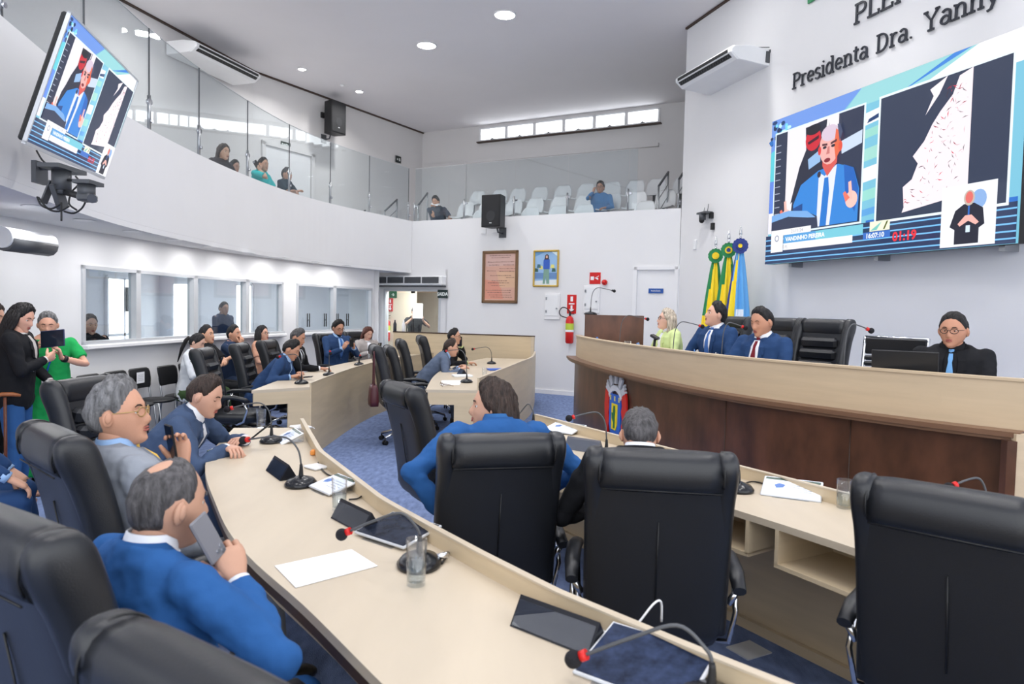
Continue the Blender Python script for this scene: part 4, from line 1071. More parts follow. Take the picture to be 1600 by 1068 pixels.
# --- back left desk
l = (-2.98, 8.3, 0); h = 84
person(l, h, 'man in a blue suit leaning over the near end of the back left desk', lean=30, hp=28, eyes='down', hy=4, hands=(L_(l, h, (-2.52, 8.05, .80)), L_(l, h, (-2.50, 8.25, .80))), top=('suit', C_mid), shirt=C_sky, tie=None, hair=('short', H_black), skin_c=(182, 130, 102), curl=(.8, .8))
phone((-2.38, 8.14, .79), 'phone lying under the hands of the man in the blue suit', (1, .1, .1), (0, 0, 1))
l = (-2.98, 9.35, 0); h = 98
person(l, h, 'grey-haired man in a black suit at the back left desk, looking down', lean=12, hp=22, eyes='down', hands=(L_(l, h, (-2.50, 9.2, .80)), (-.15, .34, .74)), top=('suit', C_black), shirt=C_white, hair=('short', H_salt), skin_c=(176, 122, 96), tie=C_black)
l = (-2.84, 11.35, 0); h = 134
P = person(l, h, 'bearded man with glasses in a navy suit looking at his phone', lean=4, hp=16, eyes='down', hands=((.10, .36, .92), (-.08, .36, .92)), hd=(((-.3, .4, .8), (-1, 0, 0)), ((.3, .4, .8), (1, 0, 0))), curl=(.9, .9), top=('suit', C_mid), shirt=C_sky, tie=C_stripe, hair=('thick', H_black), glasses=M_specs, skin_c=(176, 124, 98), width=1.1, scale=1.05)
hd_ = P['head']; b = MB()
b.loft([[P['head'] @ (head_pt(th, ph, 1.0) * (1.05 if abs(th) < 1.5 else .98) + Vector((0, .003, 0))) for th in np.linspace(-1.45, 1.45, 15)] for ph in (-1.35, -1.15, -.95, -.75, -.62)], caps=False, closed=False); o = b.build('beard', H_black, P['root'])
phone(P['M'] @ Vector((.01, .44, 1.01)), 'phone held in both hands by the bearded man in navy', (0, 0, 1), (-.6, .6, .2))
l = (-2.62, 12.5, 0); h = 140
person(l, h, 'auburn-haired woman in a grey coat at the back left desk', lean=10, hp=22, eyes='down', hands=((.10, .36, .86), (-.10, .34, .84)), top=('suit', C_tan), shirt=C_white, hair=('bob', H_red), skin_c=(204, 156, 136), scale=.96, collar=False)
phone((-2.30, 12.2, .93), 'phone in the hands of the auburn-haired woman', (.2, -.2, .9), (-.6, .6, .2))
# --- audience along the window wall
l = (-4.0, 8.68, 0); h = 90
P = person(l, h, 'young woman with a long ponytail in a white print blouse looking at her phone', lean=10, hp=26, eyes='down', hands=((.08, .32, .86), (-.06, .34, .88)), curl=(.9, .9), top=('blouse', C_blouse), bottom=C_olive, hair=('pony', H_black), skin_c=(214, 170, 148), scale=.95)
phone(P['M'] @ Vector((.0, .42, .94)), 'phone of the young woman in the white print blouse', (.3, 0, .9), (-.8, 0, .5))
l = (-3.98, 9.18, 0); h = 92
P = person(l, h, 'man in a black polo with a blue lanyard and folded arms', lean=-2, hp=-3, hy=8, hands=((-.10, .24, .90), (.10, .27, .86)), poles=((.9, .2, -.6), (-.9, .2, -.6)), top=('tee', C_black), sleeve='short', hair=('short', H_black), skin_c=(186, 136, 108))
l = (-3.96, 9.78, 0); h = 95
person(l, h, 'bearded man in a dark blue shirt resting his chin on his hand', lean=8, hp=-2, hy=6, hands=((.05, .22, 1.06), (-.1, .3, .76)), hd=(((-.2, .1, .9), (-.2, -.9, .2)), None), curl=(1.0, .5), top=('tee', C_dblue), hair=('short', H_black), skin_c=(178, 126, 98))
l = (-3.84, 10.78, 0); h = 100
person(l, h, 'woman with long black hair and glasses seated below the fourth window', lean=0, hp=-4, hy=6, hands=((.12, .3, .74), (-.12, .3, .74)), top=('tee', cloth('peach', (206, 156, 132))), bottom=C_black, sleeve='short', hair=('long', H_black), glasses=M_specs, skin_c=(196, 146, 122), scale=.97)
# --- three women standing at the left
l = (-3.98, 5.62, 0); h = 72
P = person(l, h, 'smiling woman with black hair in a black blazer and jeans, standing at the left', sit=False, hp=22, hy=18, lean=4, hands=((.02, .24, 1.22), (-.18, .22, 1.0)), hd=(((-.8, .4, .3), (0, -1, 0)), None), poles=((.8, -.3, -.6), None), top=('suit', C_black), shirt=C_pat, bottom=C_jeans, hair=('long', H_black), skin_c=(206, 150, 128), scale=.935, mouth=1, collar=False, shoe=(150, 110, 90), width=1.02)
l = (-4.05, 6.14, 0); h = 150
P = person(l, h, 'woman in a bright green dress holding up a large dark phone', sit=False, hp=14, eyes='down', lean=3, hands=((.08, .30, 1.33), (-.12, .30, 1.27)), hd=(((-.15, .35, .9), (-.9, .2, 0)), ((.15, .3, .9), (.9, .2, 0))), curl=(.8, .7), poles=((.7, -.1, -.8), (-.9, -.1, -.7)), top=('dress', C_green), sleeve='short', hair=('short', H_grey), skin_c=(206, 150, 126), scale=.89, collar=False, fat=1.05, width=1.08, belly=.03)
phone(P['M'] @ Vector((-.06, .42, 1.46)), 'large dark blue phone in a folding case held by the woman in green', (-1, 0, -.12), (0, -1, .15), size=(.14, .20, .012), m=mat('navy_case', srgb(28, 36, 76), .4))
ln = MB(); ln.tube([P['M'] @ P['surf'](s, x, .008) for s, x in ((.44, -.06), (.38, -.045), (.30, -.02), (.22, 0), (.14, .004))], .010, 6, flat=.3); o = ln.build('lanyard', cloth('lanyard_blue', (36, 84, 190)), None); tag(o, 'blue lanyard around the neck of the woman in green', 'lanyard')
q = P['M'] @ P['surf'](.09, .004, .018); bd = MB(); bd.box((0, 0, 0), (.075, .006, .11), bev=.003); o = bd.build('badge', M_paper); o.location = q; o.rotation_euler = (0, 0, math.radians(-150)); tag(o, 'white badge hanging on the blue lanyard', 'badge')
wt = MB(); wv = P['M'] @ P['wr'][1]; ev = P['M'] @ P['el'][1]; dd = (wv - ev).normalized(); wt.tube([wv - dd * .045, wv - dd * .015], .031, 14); wt.build('wristwatch', M_black); tag(bpy.data.objects['wristwatch'], 'dark wristwatch on the woman in green', 'watch')
l = (-4.46, 5.95, 0); h = 85
person(l, h, 'woman with brown hair at the left edge, half hidden behind the smiling woman', sit=False, hp=12, top=('tee', C_black), bottom=C_black, hair=('long', H_brown), skin_c=(196, 146, 122), hands=((.2, .1, .85), (-.2, .1, .85)), scale=.93)
# seated figure at the left edge, only a knee and a sleeve in view
l = (-3.05, 3.60, 0); h = 60
person(l, h, 'person in navy at the left edge, only a knee and a cuff in view', hands=((.16, .42, .66), (-.12, .42, .62)), top=('suit', C_navy), shirt=C_sky, hair=('short', H_black), skin_c=(186, 136, 110), lean=0)
# --- dais
l = (1.88, 8.2, .37); h = -104
person(l, h, 'woman with ash blonde hair and glasses in a pale green jacket on the dais', lean=8, hy=14, hp=-6, hands=((.16, .36, .80), (-.14, .34, .80)), top=('suit', C_pale), shirt=C_white, hair=('bob', H_blond), glasses=M_specs, skin_c=(216, 170, 150), scale=.98, fat=1.03)
l = (2.16, 7.4, .36); h = -120
person(l, h, 'dark-haired man in a blue suit on the dais, gazing up to the left', lean=2, hy=28, hp=-10, hands=((.16, .36, .78), (-.14, .34, .78)), top=('suit', C_navy), shirt=C_white, tie=C_stripe, hair=('swept', H_black), skin_c=(206, 156, 134), width=1.08, scale=1.04)
l = (2.18, 6.02, .36); h = -124
person(l, h, 'stout man in a navy suit with a maroon tie on the dais, looking down', lean=6, hy=8, hp=14, eyes='down', hands=((.10, .42, .80), (-.16, .36, .79)), top=('suit', C_navy), shirt=C_white, tie=C_maroon, hair=('short', H_black), skin_c=(176, 120, 92), fat=1.10, width=1.16, belly=.06)
l = (3.10, 4.94, .36); h = -142
person(l, h, 'man in a black suit with glasses and a light blue tie, by the laptop', lean=4, hy=10, hp=4, hands=((.12, .38, .80), (-.10, .40, .79)), top=('suit', C_black), shirt=C_black, tie=C_ltie, hair=('short', H_black), glasses=M_specs, skin_c=(172, 116, 88), fat=1.12, width=1.12, scale=.98)
# --- gallery
l = (-4.84, 11.3, 2.84); h = 112
person(l, h, 'woman with brown hair in the left gallery, leaning on the parapet', lean=18, hy=6, hp=4, hands=((.2, .5, .78), (-.1, .5, .78)), top=('tee', cloth('dark_top', (58, 54, 58))), sleeve='short', hair=('bob', H_brown), skin_c=(206, 160, 130))
l = (-4.93, 11.95, 2.83); h = 112
person(l, h, 'dark-haired boy in the left gallery, right behind the leaning woman', lean=20, hp=12, hands=((.1, .45, .75), (-.1, .45, .75)), top=('tee', C_ctee), sleeve='short', hair=('short', H_black), skin_c=(186, 136, 112), scale=.93)
l = (-4.54, 12.45, 2.86); h = 108
P = person(l, h, 'young man in a turquoise shirt in the left gallery, phone at his ear', lean=12, hp=4, hy=4, hands=((.13, .16, 1.08), (-.15, .40, .74)), hd=(((-.2, 0, .9), (-.6, -.5, 0)), None), poles=((.35, .6, -.9), None), curl=(.9, .4), top=('tee', C_turq), sleeve='short', hair=('short', H_black), skin_c=(196, 148, 120))
w = P['M'] @ P['wr'][0]; phone(w + Vector((-.05, .0, .09)), 'black phone at the ear of the young man in turquoise', (-.5, 0, .8), (0, 1, 0))
l = (-4.38, 13.45, 2.88); h = 104
person(l, h, 'short-haired man in a dark shirt, arms folded, in the left gallery', lean=4, hp=-2, hands=((-.08, .24, .90), (.08, .27, .86)), poles=((.9, .1, -.6), (-.9, .1, -.6)), top=('tee', C_teal), sleeve='short', hair=('short', H_salt), skin_c=(186, 140, 118))
def gal(px, db, z): u = bu(px, db); return tuple(BF @ Vector((u, z, -db)))
l = gal(684, 1.35, 2.9)
P = person(l, 200, 'man in a charcoal t-shirt leaning on his hand and reading in the far gallery', lean=16, hp=18, eyes='down', hands=((.10, .22, 1.04), (-.22, .36, .70)), hd=(((-.3, .1, .8), (0, -1, 0)), None), curl=(.9, .4), top=('tee', C_ctee), sleeve='short', bottom=C_jeans, hair=('thick', H_black), skin_c=(190, 142, 114), width=1.12)
e = MB().box((0, 0, 0), (.18, .10, .004)).build('folded_paper', M_paper); e.location = P['M'] @ Vector((-.02, .30, 1.10)); e.rotation_euler = (.6, .25, -.4); tag(e, 'white folded paper held by the man in the charcoal t-shirt', 'paper')
l = gal(933, 1.45, 2.98)
person(l, 196, 'grey-bearded man in a denim shirt with a hand at his ear in the far gallery', lean=10, hy=6, hp=0, hands=((.14, .16, 1.10), (-.15, .42, .74)), hd=(((-.2, 0, .9), (-.6, -.5, 0)), None), poles=((.5, .5, -.9), None), curl=(.9, .4), top=('tee', C_denim), bottom=C_jeans, hair=('thick', H_black), skin_c=(160, 112, 86), glasses=M_specs, width=1.12)
# --- behind glass
l = (-5.15, 8.55, 0.12); h = 125
person(l, h, 'man in a dark shirt seated behind the first window', lean=2, hands=((.14, .34, .78), (-.14, .34, .78)), top=('tee', C_black), hair=('short', H_brown), skin_c=(186, 140, 118))
l = (-5.35, 12.95, 0); h = 120  # added person in place of a figure reflected in the window glass
person(l, h, 'dim figure in dark clothes behind the third window', sit=False, top=('tee', C_dblue), bottom=C_black, hair=('short', H_black), skin_c=(150, 112, 92), hands=((.2, .12, .85), (-.2, .12, .85)), scale=.97)
l = tuple(BF @ Vector((.46, 0, -.9))); h = 160
P = person(l, h, 'person in a dark t-shirt beyond the glass door holding up a white sheet', sit=False, hands=((.12, .30, 1.42), (-.14, .30, 1.38)), hd=(((-.1, .2, .9), (-1, 0, 0)), ((.1, .2, .9), (1, 0, 0))), poles=((.8, 0, -.8), (-.8, 0, -.8)), top=('tee', C_black), sleeve='short', bottom=C_jeans, hair=('short', H_black), skin_c=(186, 140, 116), scale=.97, hp=10)
e = MB().box((0, 0, 0), (.23, .004, .34)).build('printed_sheet', M_paper); e.location = P['M'] @ Vector((.0, .36, 1.60)); e.rotation_euler = (0, 0, -math.radians(h)); tag(e, 'white sheet with small pictures held up beyond the glass door', 'paper')
# ------------------------------------------------------------------ helpers for props
def ray(px, py): return FW + CR * ((px - 800) / FPX) + CU * ((534 - py) / FPX)
def at(px, py, z):
    d = ray(px, py); t = (z - EYE) / d.z; return Vector((d.x * t, d.y * t, z))
def aty(px, py, y):
    d = ray(px, py); t = y / d.y; return Vector((d.x * t, y, EYE + d.z * t))
def onwall(px, py, c, e, off=0.):
    e = Vector((e[0], e[1], 0)).normalized(); n = Vector((e.y, -e.x, 0)); o = Vector((c[0], c[1], 0)) + n * off
    d = ray(px, py); t = (o - Vector((0, 0, EYE))).dot(n) / d.dot(n); p = Vector((0, 0, EYE)) + d * t
    return ((p - o).dot(e), p.z)
def text_obj(s, size, m, parent, mtx, name='lettering', ext=.001, align='LEFT', shear=0., weight=0.0):
    c = bpy.data.curves.new('t', 'FONT'); c.body = s; c.size = size; c.extrude = ext; c.align_x = align; c.shear = shear; c.offset = weight; c.resolution_u = 3
    o = bpy.data.objects.new('t', c); COL.objects.link(o); dg = bpy.context.evaluated_depsgraph_get()
    me = bpy.data.meshes.new_from_object(o.evaluated_get(dg)); bpy.data.objects.remove(o); bpy.data.curves.remove(c)
    me.name = name; me.materials.clear(); me.materials.append(m); ob = bpy.data.objects.new(name, me); COL.objects.link(ob)
    if parent: ob.parent = parent
    ob.matrix_local = mtx
    return ob
def C_(r, g, b): return srgb(r, g, b)
# ------------------------------------------------------------------ what the screens show
def picture():
    p = MB(); lay = [0]
    def poly(P, c):
        lay[0] += 1; z = lay[0] * .0022; p.add([(x, y, z) for x, y in P], [tuple(range(len(P)))], 0, C_(*c))
    def rect(x0, y0, x1, y1, c): poly([(x0, y0), (x1, y0), (x1, y1), (x0, y1)], c)
    def ell(cx, cy, rx, ry, c, n=18): poly([(cx + rx * math.cos(2 * PI * k / n), cy + ry * math.sin(2 * PI * k / n)) for k in range(n)], c)
    rnd = random.Random(3)
    rect(0, 0, 16, 9, (120, 190, 215))
    poly([(0, 9), (7.2, 9), (5.5, 7.8), (0, 7.0)], (110, 150, 225)); poly([(0, 7), (0, 5.2), (1, 5.2), (1, 7.4)], (90, 200, 215)); rect(0, 3.2, .7, 5.2, (95, 135, 225)); rect(0, 1.9, .7, 3.2, (235, 232, 250))
    poly([(7.2, 9), (14, 9), (12, 8.1), (6, 8.0)], (150, 210, 215)); poly([(10.4, 8.2), (13.5, 9), (12.6, 9), (9.6, 8.0)], (60, 130, 215))
    poly([(11.2, 8.1), (13.8, 9), (16, 9), (16, 7.6), (11.2, 7.6)], (246, 246, 252))
    for (a, b, c) in ((6.9, 7.7, (235, 238, 240)), (6.2, 6.8, (150, 212, 200)), (5.0, 5.8, (160, 215, 205)), (3.9, 4.8, (240, 238, 245)), (2.9, 3.6, (150, 215, 205)), (2.1, 2.6, (90, 160, 220))):
        poly([(7.5, a), (8.8, a + .15), (8.8, b), (7.5, b - .15)], c)
    poly([(7.7, 7.0), (8.8, 7.2), (8.8, 7.45), (7.8, 7.2)], (30, 60, 110))
    for k in range(34):   # dark leafy rosette
        a = rnd.uniform(0, 6.28); r = rnd.uniform(0, 1.1); x = max(.15, .8 + r * math.cos(a)); y = min(8.8, 8.1 + r * .75 * math.sin(a))
        ell(x, y, rnd.uniform(.1, .26), rnd.uniform(.08, .2), rnd.choice([(24, 44, 84), (40, 110, 190), (120, 215, 235), (30, 60, 110), (190, 235, 245)]), 7)
    # lower stripes
    rect(0, 0, 16, 1.75, (40, 56, 92)); poly([(8, 1.75), (16, 1.75), (16, 1.95), (8, 1.85)], (40, 110, 200))
    for y in (.18, .48, .80, 1.12, 1.44): rect(0, y, 16, y + .07, (120, 190, 245))
    rect(0, 0, 16, .12, (52, 66, 100))
    # left panel
    rect(.58, 1.75, 7.72, 8.08, (225, 240, 250)); rect(.68, 1.85, 7.6, 7.98, (46, 54, 78))
    poly([(1.7, 1.85), (1.7, 7.98), (5.2, 7.98), (5.0, 7.0), (3.4, 6.3), (2.4, 4.2), (2.2, 2.8)], (236, 232, 238))
    for y in np.arange(2.6, 7.6, .42): rect(.75, y, 1.2, y + .05, (170, 176, 196))
    poly([(2.2, 3.5), (2.9, 5.6), (3.4, 6.5), (3.3, 7.8), (5, 7.9), (4.8, 5.2), (3.2, 4.2)], (38, 42, 62))
    ell(3.95, 7.0, .62, .66, (200, 36, 52)); poly([(3.5, 6.9), (4.4, 7.15), (4.4, 6.95), (3.6, 6.75)], (60, 20, 40)); ell(3.95, 7.55, .60, .3, (24, 26, 40))
    rect(5.2, 6.9, 5.9, 7.98, (240, 232, 238))
    poly([(6.1, 6.4), (7.6, 6.7), (7.6, 6.0), (6.2, 5.7)], (200, 215, 235)); poly([(3.6, 5.9), (4.6, 6.3), (4.6, 5.6), (3.7, 5.3)], (150, 185, 225))
    poly([(2.6, 1.9), (2.5, 3.4), (3.1, 4.5), (4.5, 5.1), (6.0, 5.2), (7.1, 4.8), (7.55, 3.6), (7.5, 1.9)], (52, 132, 214))
    poly([(6.4, 5.1), (7.1, 4.8), (7.5, 3.6), (7.3, 2.4), (6.6, 3.4)], (30, 98, 186)); poly([(2.5, 3.2), (3.3, 3.4), (3.3, 2.2), (2.6, 1.9)], (28, 72, 140))
    poly([(4.55, 5.0), (5.0, 4.7), (5.9, 5.2), (5.5, 1.9), (4.5, 1.9)], (226, 230, 246)); poly([(5.0, 4.6), (5.3, 4.6), (5.4, 3.8), (5.25, 1.9), (4.75, 1.9), (4.9, 3.8)], (36, 118, 204))
    poly([(4.8, 5.3), (5.2, 4.65), (5.9, 5.3), (5.9, 5.8), (4.8, 5.8)], (214, 90, 84))
    ell(5.3, 6.35, .78, 1.05, (236, 176, 170)); ell(5.3, 7.05, .66, .45, (214, 196, 214)); poly([(5.75, 7.2), (6.12, 6.9), (6.1, 5.9), (5.8, 5.5), (5.65, 6.3)], (226, 104, 70))
    ell(4.55, 6.2, .12, .25, (220, 60, 60)); ell(6.12, 6.15, .15, .28, (224, 84, 62)); poly([(6.05, 6.4), (6.25, 6.9), (6.05, 7.4), (5.85, 7.4), (5.98, 6.8)], (70, 80, 110))
    poly([(4.75, 6.55), (5.15, 6.5), (5.15, 6.38), (4.75, 6.42)], (90, 50, 60)); poly([(5.4, 6.5), (5.85, 6.6), (5.85, 6.47), (5.4, 6.36)], (90, 50, 60))
    ell(4.96, 6.3, .15, .08, (40, 36, 50)); ell(5.6, 6.28, .15, .08, (40, 36, 50)); poly([(5.2, 6.3), (5.34, 6.3), (5.36, 5.9), (5.1, 5.88)], (200, 120, 116)); ell(5.2, 5.55, .24, .12, (130, 30, 46)); ell(4.62, 4.85, .14, .18, (50, 40, 56))
    for (x, y, s_) in ((2.0, 2.75, 1), (7.1, 3.1, 1)):
        ell(x, y, .42, .46, (246, 196, 186)); poly([(x - .15, y), (x - .25, y + .95), (x - .05, y + 1.0), (x + .1, y)], (246, 190, 180)); poly([(x - .4, y - .1), (x - .6, y + .4), (x - .45, y + .5), (x - .1, y + .1)], (236, 120, 100))
    poly([(.7, 1.85), (.7, 2.9), (2.2, 3.05), (3.8, 2.85), (4.6, 2.5), (4.7, 1.85)], (50, 58, 84)); poly([(.7, 2.55), (.7, 2.95), (2.2, 3.1), (3.8, 2.9), (4.5, 2.45), (3.9, 2.5), (2.2, 2.75)], (120, 170, 226))
    # middle panel with the map
    rect(8.72, 1.6, 15.75, 8.05, (232, 246, 252)); rect(8.84, 1.72, 15.63, 7.93, (48, 58, 82))
    poly([(13.85, 7.93), (13.2, 7.75), (12.9, 7.0), (12.3, 6.4), (11.9, 5.9), (11.5, 5.2), (10.9, 4.6), (11.2, 4.2), (10.9, 3.5), (10.4, 3.2), (10.5, 2.2), (10.4, 1.95), (13.85, 2.4)], (247, 232, 238))
    poly([(11.7, 7.55), (12.6, 7.93), (12.2, 7.2), (11.5, 6.4), (11.9, 7.2)], (247, 236, 242))
    for k in range(110):
        t = rnd.random(); y = 2.2 + t * 5.2; x0 = 10.6 + t * 2.3; x = rnd.uniform(x0, 13.7); s_ = rnd.uniform(.03, .11)
        near_ = (x - x0) < .6; c = rnd.choice([(150, 30, 60), (214, 60, 84), (70, 44, 60)]) if near_ or rnd.random() < .2 else rnd.choice([(170, 160, 166), (222, 190, 198), (120, 116, 122)])
        a = rnd.uniform(0, 3.1); poly([(x + s_ * 1.6 * math.cos(a), y + s_ * 1.6 * math.sin(a)), (x - s_ * .5 * math.sin(a), y + s_ * .5 * math.cos(a)), (x - s_ * 1.6 * math.cos(a), y - s_ * 1.6 * math.sin(a))], c)
    # interpreter
    rect(12.9, .0, 15.5, 2.72, (240, 242, 248)); ell(14.7, 2.0, .35, .42, (140, 176, 226))
    poly([(13.35, .9), (13.6, 1.6), (14.0, 1.85), (14.5, 1.85), (14.9, 1.6), (15.0, .9), (14.75, .75), (14.75, .1), (13.6, .1), (13.6, .75)], (34, 36, 52))
    ell(14.25, 2.1, .26, .34, (196, 182, 170)); ell(14.25, 2.12, .18, .26, (226, 110, 104)); poly([(13.75, 1.0), (14.1, 1.35), (14.4, 1.35), (14.75, 1.0), (14.6, .9), (14.25, 1.1), (13.85, .88)], (240, 180, 170)); rect(14.15, .6, 14.35, .9, (214, 232, 250)); rect(14.22, 1.35, 14.3, 1.75, (50, 110, 200))
    # banner
    rect(1.2, .62, 2.28, 1.95, (242, 242, 246)); rect(2.28, 1.6, 4.6, 1.95, (242, 242, 246)); rect(2.34, 1.1, 8.4, 1.6, (120, 200, 218)); rect(2.34, 1.1, 5.0, 1.6, (88, 160, 218)); rect(2.34, .70, 7.72, 1.1, (244, 244, 248))
    ell(1.74, 1.45, .2, .2, (150, 156, 176)); ell(1.74, 1.45, .13, .13, (242, 242, 246)); rect(8.85, 1.15, 10.1, 1.65, (236, 236, 214)); poly([(8.9, 1.2), (9.6, 1.6), (9.3, 1.2)], (120, 200, 190)); poly([(9.7, 1.2), (9.9, 1.6), (10.0, 1.6), (9.8, 1.2)], (90, 100, 30)); rect(8.45, .78, 10.15, 1.13, (56, 110, 196))
    return p, lay[0] * .0022
PIC, PZ = picture()
E_ = lambda n_, c: mat('glow_' + n_, (0, 0, 0, 1), .4, emit=srgb(*c), estr=M_EM)
M_EM = .62
M_screen.node_tree.nodes['Principled BSDF'].inputs['Emission Strength'].default_value = M_EM
def display(parent, W, Hh):
    k = W / 16; Mx = Matrix.Translation((0, 0, .001)) @ Matrix.Diagonal((k, Hh / 9, .3, 1))
    PIC.build('picture', M_screen, parent, mtx=Mx)
    for s_, x, y, sz, c, w in (('VANDINHO PEREIRA', 2.55, 1.22, .34, (245, 248, 252), .012), ('21/11/24', 3.0, 1.68, .28, (150, 150, 160), 0), ('PL', 2.5, .80, .26, (160, 160, 170), 0), ('16:07:10', 8.62, .83, .34, (240, 246, 255), .012), ('01:19', 10.3, .55, .62, (236, 48, 60), .02)):
        text_obj(s_, sz, E_('%d_%d_%d' % c, c), parent, Mx @ Matrix.Translation((x, y, PZ + .002)), 'lettering', ext=.0005, weight=w)
LF = frame(LC, LE)
def lwall(u, v, w=0): return LF @ Matrix.Translation((u, v, w))
led = empty('led_wall_screen', mtx=lwall(2.77, 2.325, .28), label='huge LED wall screen showing a speaker, a map and a sign interpreter', cat='screen')
MB().box((1.765, .975, -.05), (3.53, 1.95, .10), bev=.004).build('housing', M_black, led)
m = MB()
for u in (.35, 1.8, 3.3): m.box((u, .2, -.19), (.06, .5, .18)).box((u, 1.7, -.19), (.06, .3, .18))
m.box((1.82, .25, -.115), (3.4, .05, .03)); m.build('wall_bracket', M_steel, led)
display(led, 3.53, 1.95)
# ---- television on the balcony parapet, tilted down
n_ = Vector((.92, .24, -.31)).normalized(); e_ = Vector((-.24, .97, .03)); e_ = (e_ - n_ * e_.dot(n_)).normalized(); z_ = n_.cross(e_)
c_ = Vector((-2.941, 4.902, 2.95)); W_, H_ = 1.45, .816
o_ = c_ - e_ * W_ / 2 - z_ * H_ / 2
TM = Matrix(((e_.x, z_.x, n_.x, o_.x), (e_.y, z_.y, n_.y, o_.y), (e_.z, z_.z, n_.z, o_.z), (0, 0, 0, 1)))
tv = empty('television', mtx=TM, label='large flat television tilted down from the balcony parapet, same picture as the LED wall', cat='television')
MB().box((W_ / 2, H_ / 2, -.025), (W_ * .985, H_ * .98, .045), bev=.01).build('back_shell', M_black, tv)
m = MB(); t = .012
m.box((W_ / 2, t / 2 - .004, 0), (W_ + .01, t + .008, .022)).box((W_ / 2, H_ - t / 2, 0), (W_ + .01, t, .022)).box((t / 2 - .005, H_ / 2, 0), (t, H_, .022)).box((W_ - t / 2 + .005, H_ / 2, 0), (t, H_, .022)); m.build('bezel', M_alu, tv)
g_ = empty('screen_area', parent=None); bpy.data.objects.remove(g_)
display_parent = tv
k = (W_ - .024) / 16; Mx = Matrix.Translation((.012, .012, .0)) @ Matrix.Diagonal((k, (H_ - .024) / 9, .06, 1)); PIC.build('picture', M_screen, tv, mtx=Mx)
for s_, x, y, sz, c, w in (('VANDINHO PEREIRA', 2.55, 1.22, .34, (245, 248, 252), .012), ('21/11/24', 3.0, 1.68, .28, (150, 150, 160), 0), ('01:19', 10.3, .55, .62, (236, 48, 60), .02)):
    text_obj(s_, sz, E_('%d_%d_%d' % c, c), tv, Mx @ Matrix.Translation((x, y, PZ + .004)), 'lettering', ext=.0005, weight=w)
m = MB(); back = Vector((-3.36, 5.0, 2.85)); ti = TM.inverted(); q = ti @ back
m.tube([(W_ / 2, H_ * .45, -.04), (q.x, q.y, q.z)], .025, 8).tube([(W_ / 2, H_ * .2, -.04), (q.x, q.y - .15, q.z)], .02, 8).box((W_ / 2, H_ / 2, -.055), (.4, .4, .02)); m.build('wall_arm', M_steel, tv)
# ---- camera rig under the television
rig = empty('camera_bracket', aty(105, 262, 4.35), 0, 'grey double bracket with two video cameras and hanging cables below the television', 'camera bracket')
b0 = rig.location.copy(); G = lambda px, py, y: aty(px, py, y) - b0
M_rig = mat('rig_grey', srgb(84, 86, 90), .5, .3)
m = MB(); m.box(G(62, 270, 4.6) , (.03, .12, .14)); m.tube([G(62, 262, 4.6), G(85, 262, 4.5)], .016, 8); a = G(98, 264, 4.4); m.box(a, (.13, .28, .025)); m.build('mount_plate', M_rig, rig)
m = MB(); m.cyl(G(96, 282, 4.4), .055, .12, 16).cyl(G(96, 297, 4.4), .04, .05, 16); m.build('camera_head', M_rig, rig)
m = MB(); m.box(G(92, 305, 4.4), (.03, .08, .16), rot=Matrix.Rotation(.5, 3, 'X')).box(G(75, 300, 4.4), (.01, .06, .15), rot=Matrix.Rotation(.4, 3, 'Y')); m.build('yoke', M_rig, rig)
m = MB(); m.tube([G(105, 281, 4.4), G(130, 283, 4.2)], .009, 8).tube([G(102, 300, 4.4), G(125, 306, 4.2)], .02, 8); m.build('cross_arm', M_black, rig)
m = MB(); m.box(G(138, 286, 4.2), (.10, .15, .022)).cyl(G(135, 298, 4.2), .048, .07, 14).box(G(136, 309, 4.2), (.08, .10, .045), bev=.01); m.build('camera_body', M_rig, rig)
m = MB(); m.cyl(G(144, 310, 4.12), .026, .03, 14, axis=(.5, -1, -.2)); m.build('lens', mat('lens_glass', srgb(20, 30, 50), .08), rig)
for P_ in ([(58, 307), (64, 320), (80, 326), (95, 318)], [(60, 308), (75, 326), (92, 330), (108, 322)], [(100, 330), (115, 333), (128, 325), (135, 312)], [(57, 235), (66, 250), (78, 260)], [(96, 316), (96, 330), (96, 345)], [(118, 275), (124, 286), (112, 300), (108, 318), (120, 328)]):
    MB().tube(spline([tuple(G(x, y, 4.35)) for x, y in P_], 4), .006, 6).build('cable', M_black, rig)
# ------------------------------------------------------------------ balcony glass: panes and posts
PPd = resample(PP, 200)
def pp_at(px):
    best = min(range(200), key=lambda i: abs(800 + FPX * PPd[i][0] / PPd[i][1] - px) if PPd[i][1] > 1 else 1e9); return best
cols = [-140, 20, 148, 241, 320, 391, 457, 517, 578, 638]
idx = [pp_at(c) for c in cols]
GP = offset(PPd, .07)
rail = [('left', a, b) for a, b in zip(idx, idx[1:])]
for k, (nm, a, b) in enumerate(rail):
    pts = [GP[i] for i in range(a, b + 1)]
    if len(pts) < 2: continue
    pts = resample(pts, max(2, min(6, len(pts))))
    e = empty('glass_pane', (pts[0][0], pts[0][1], PZ1), 0, 'clear glass pane on the curved balcony, ' + ['at the far left edge', 'above the television left corner', 'between the television and the wall air conditioner', 'just right of the television', 'left of the leaning woman', 'in front of the leaning woman and the boy', 'in front of the young man in turquoise', 'left of the stair rails', 'next to the far corner'][k], 'glass pane', 'balcony glass panes')
    L = [(p[0] - pts[0][0], p[1] - pts[0][1]) for p in pts]
    MB().band(L, offset(L, .010), 0, 1.12).build('pane', M_glass, e)
    MB().band([(x, y) for x, y in offset(L, -.001)], offset(L, .011), 1.12, 1.125).build('edge', M_alu, e)
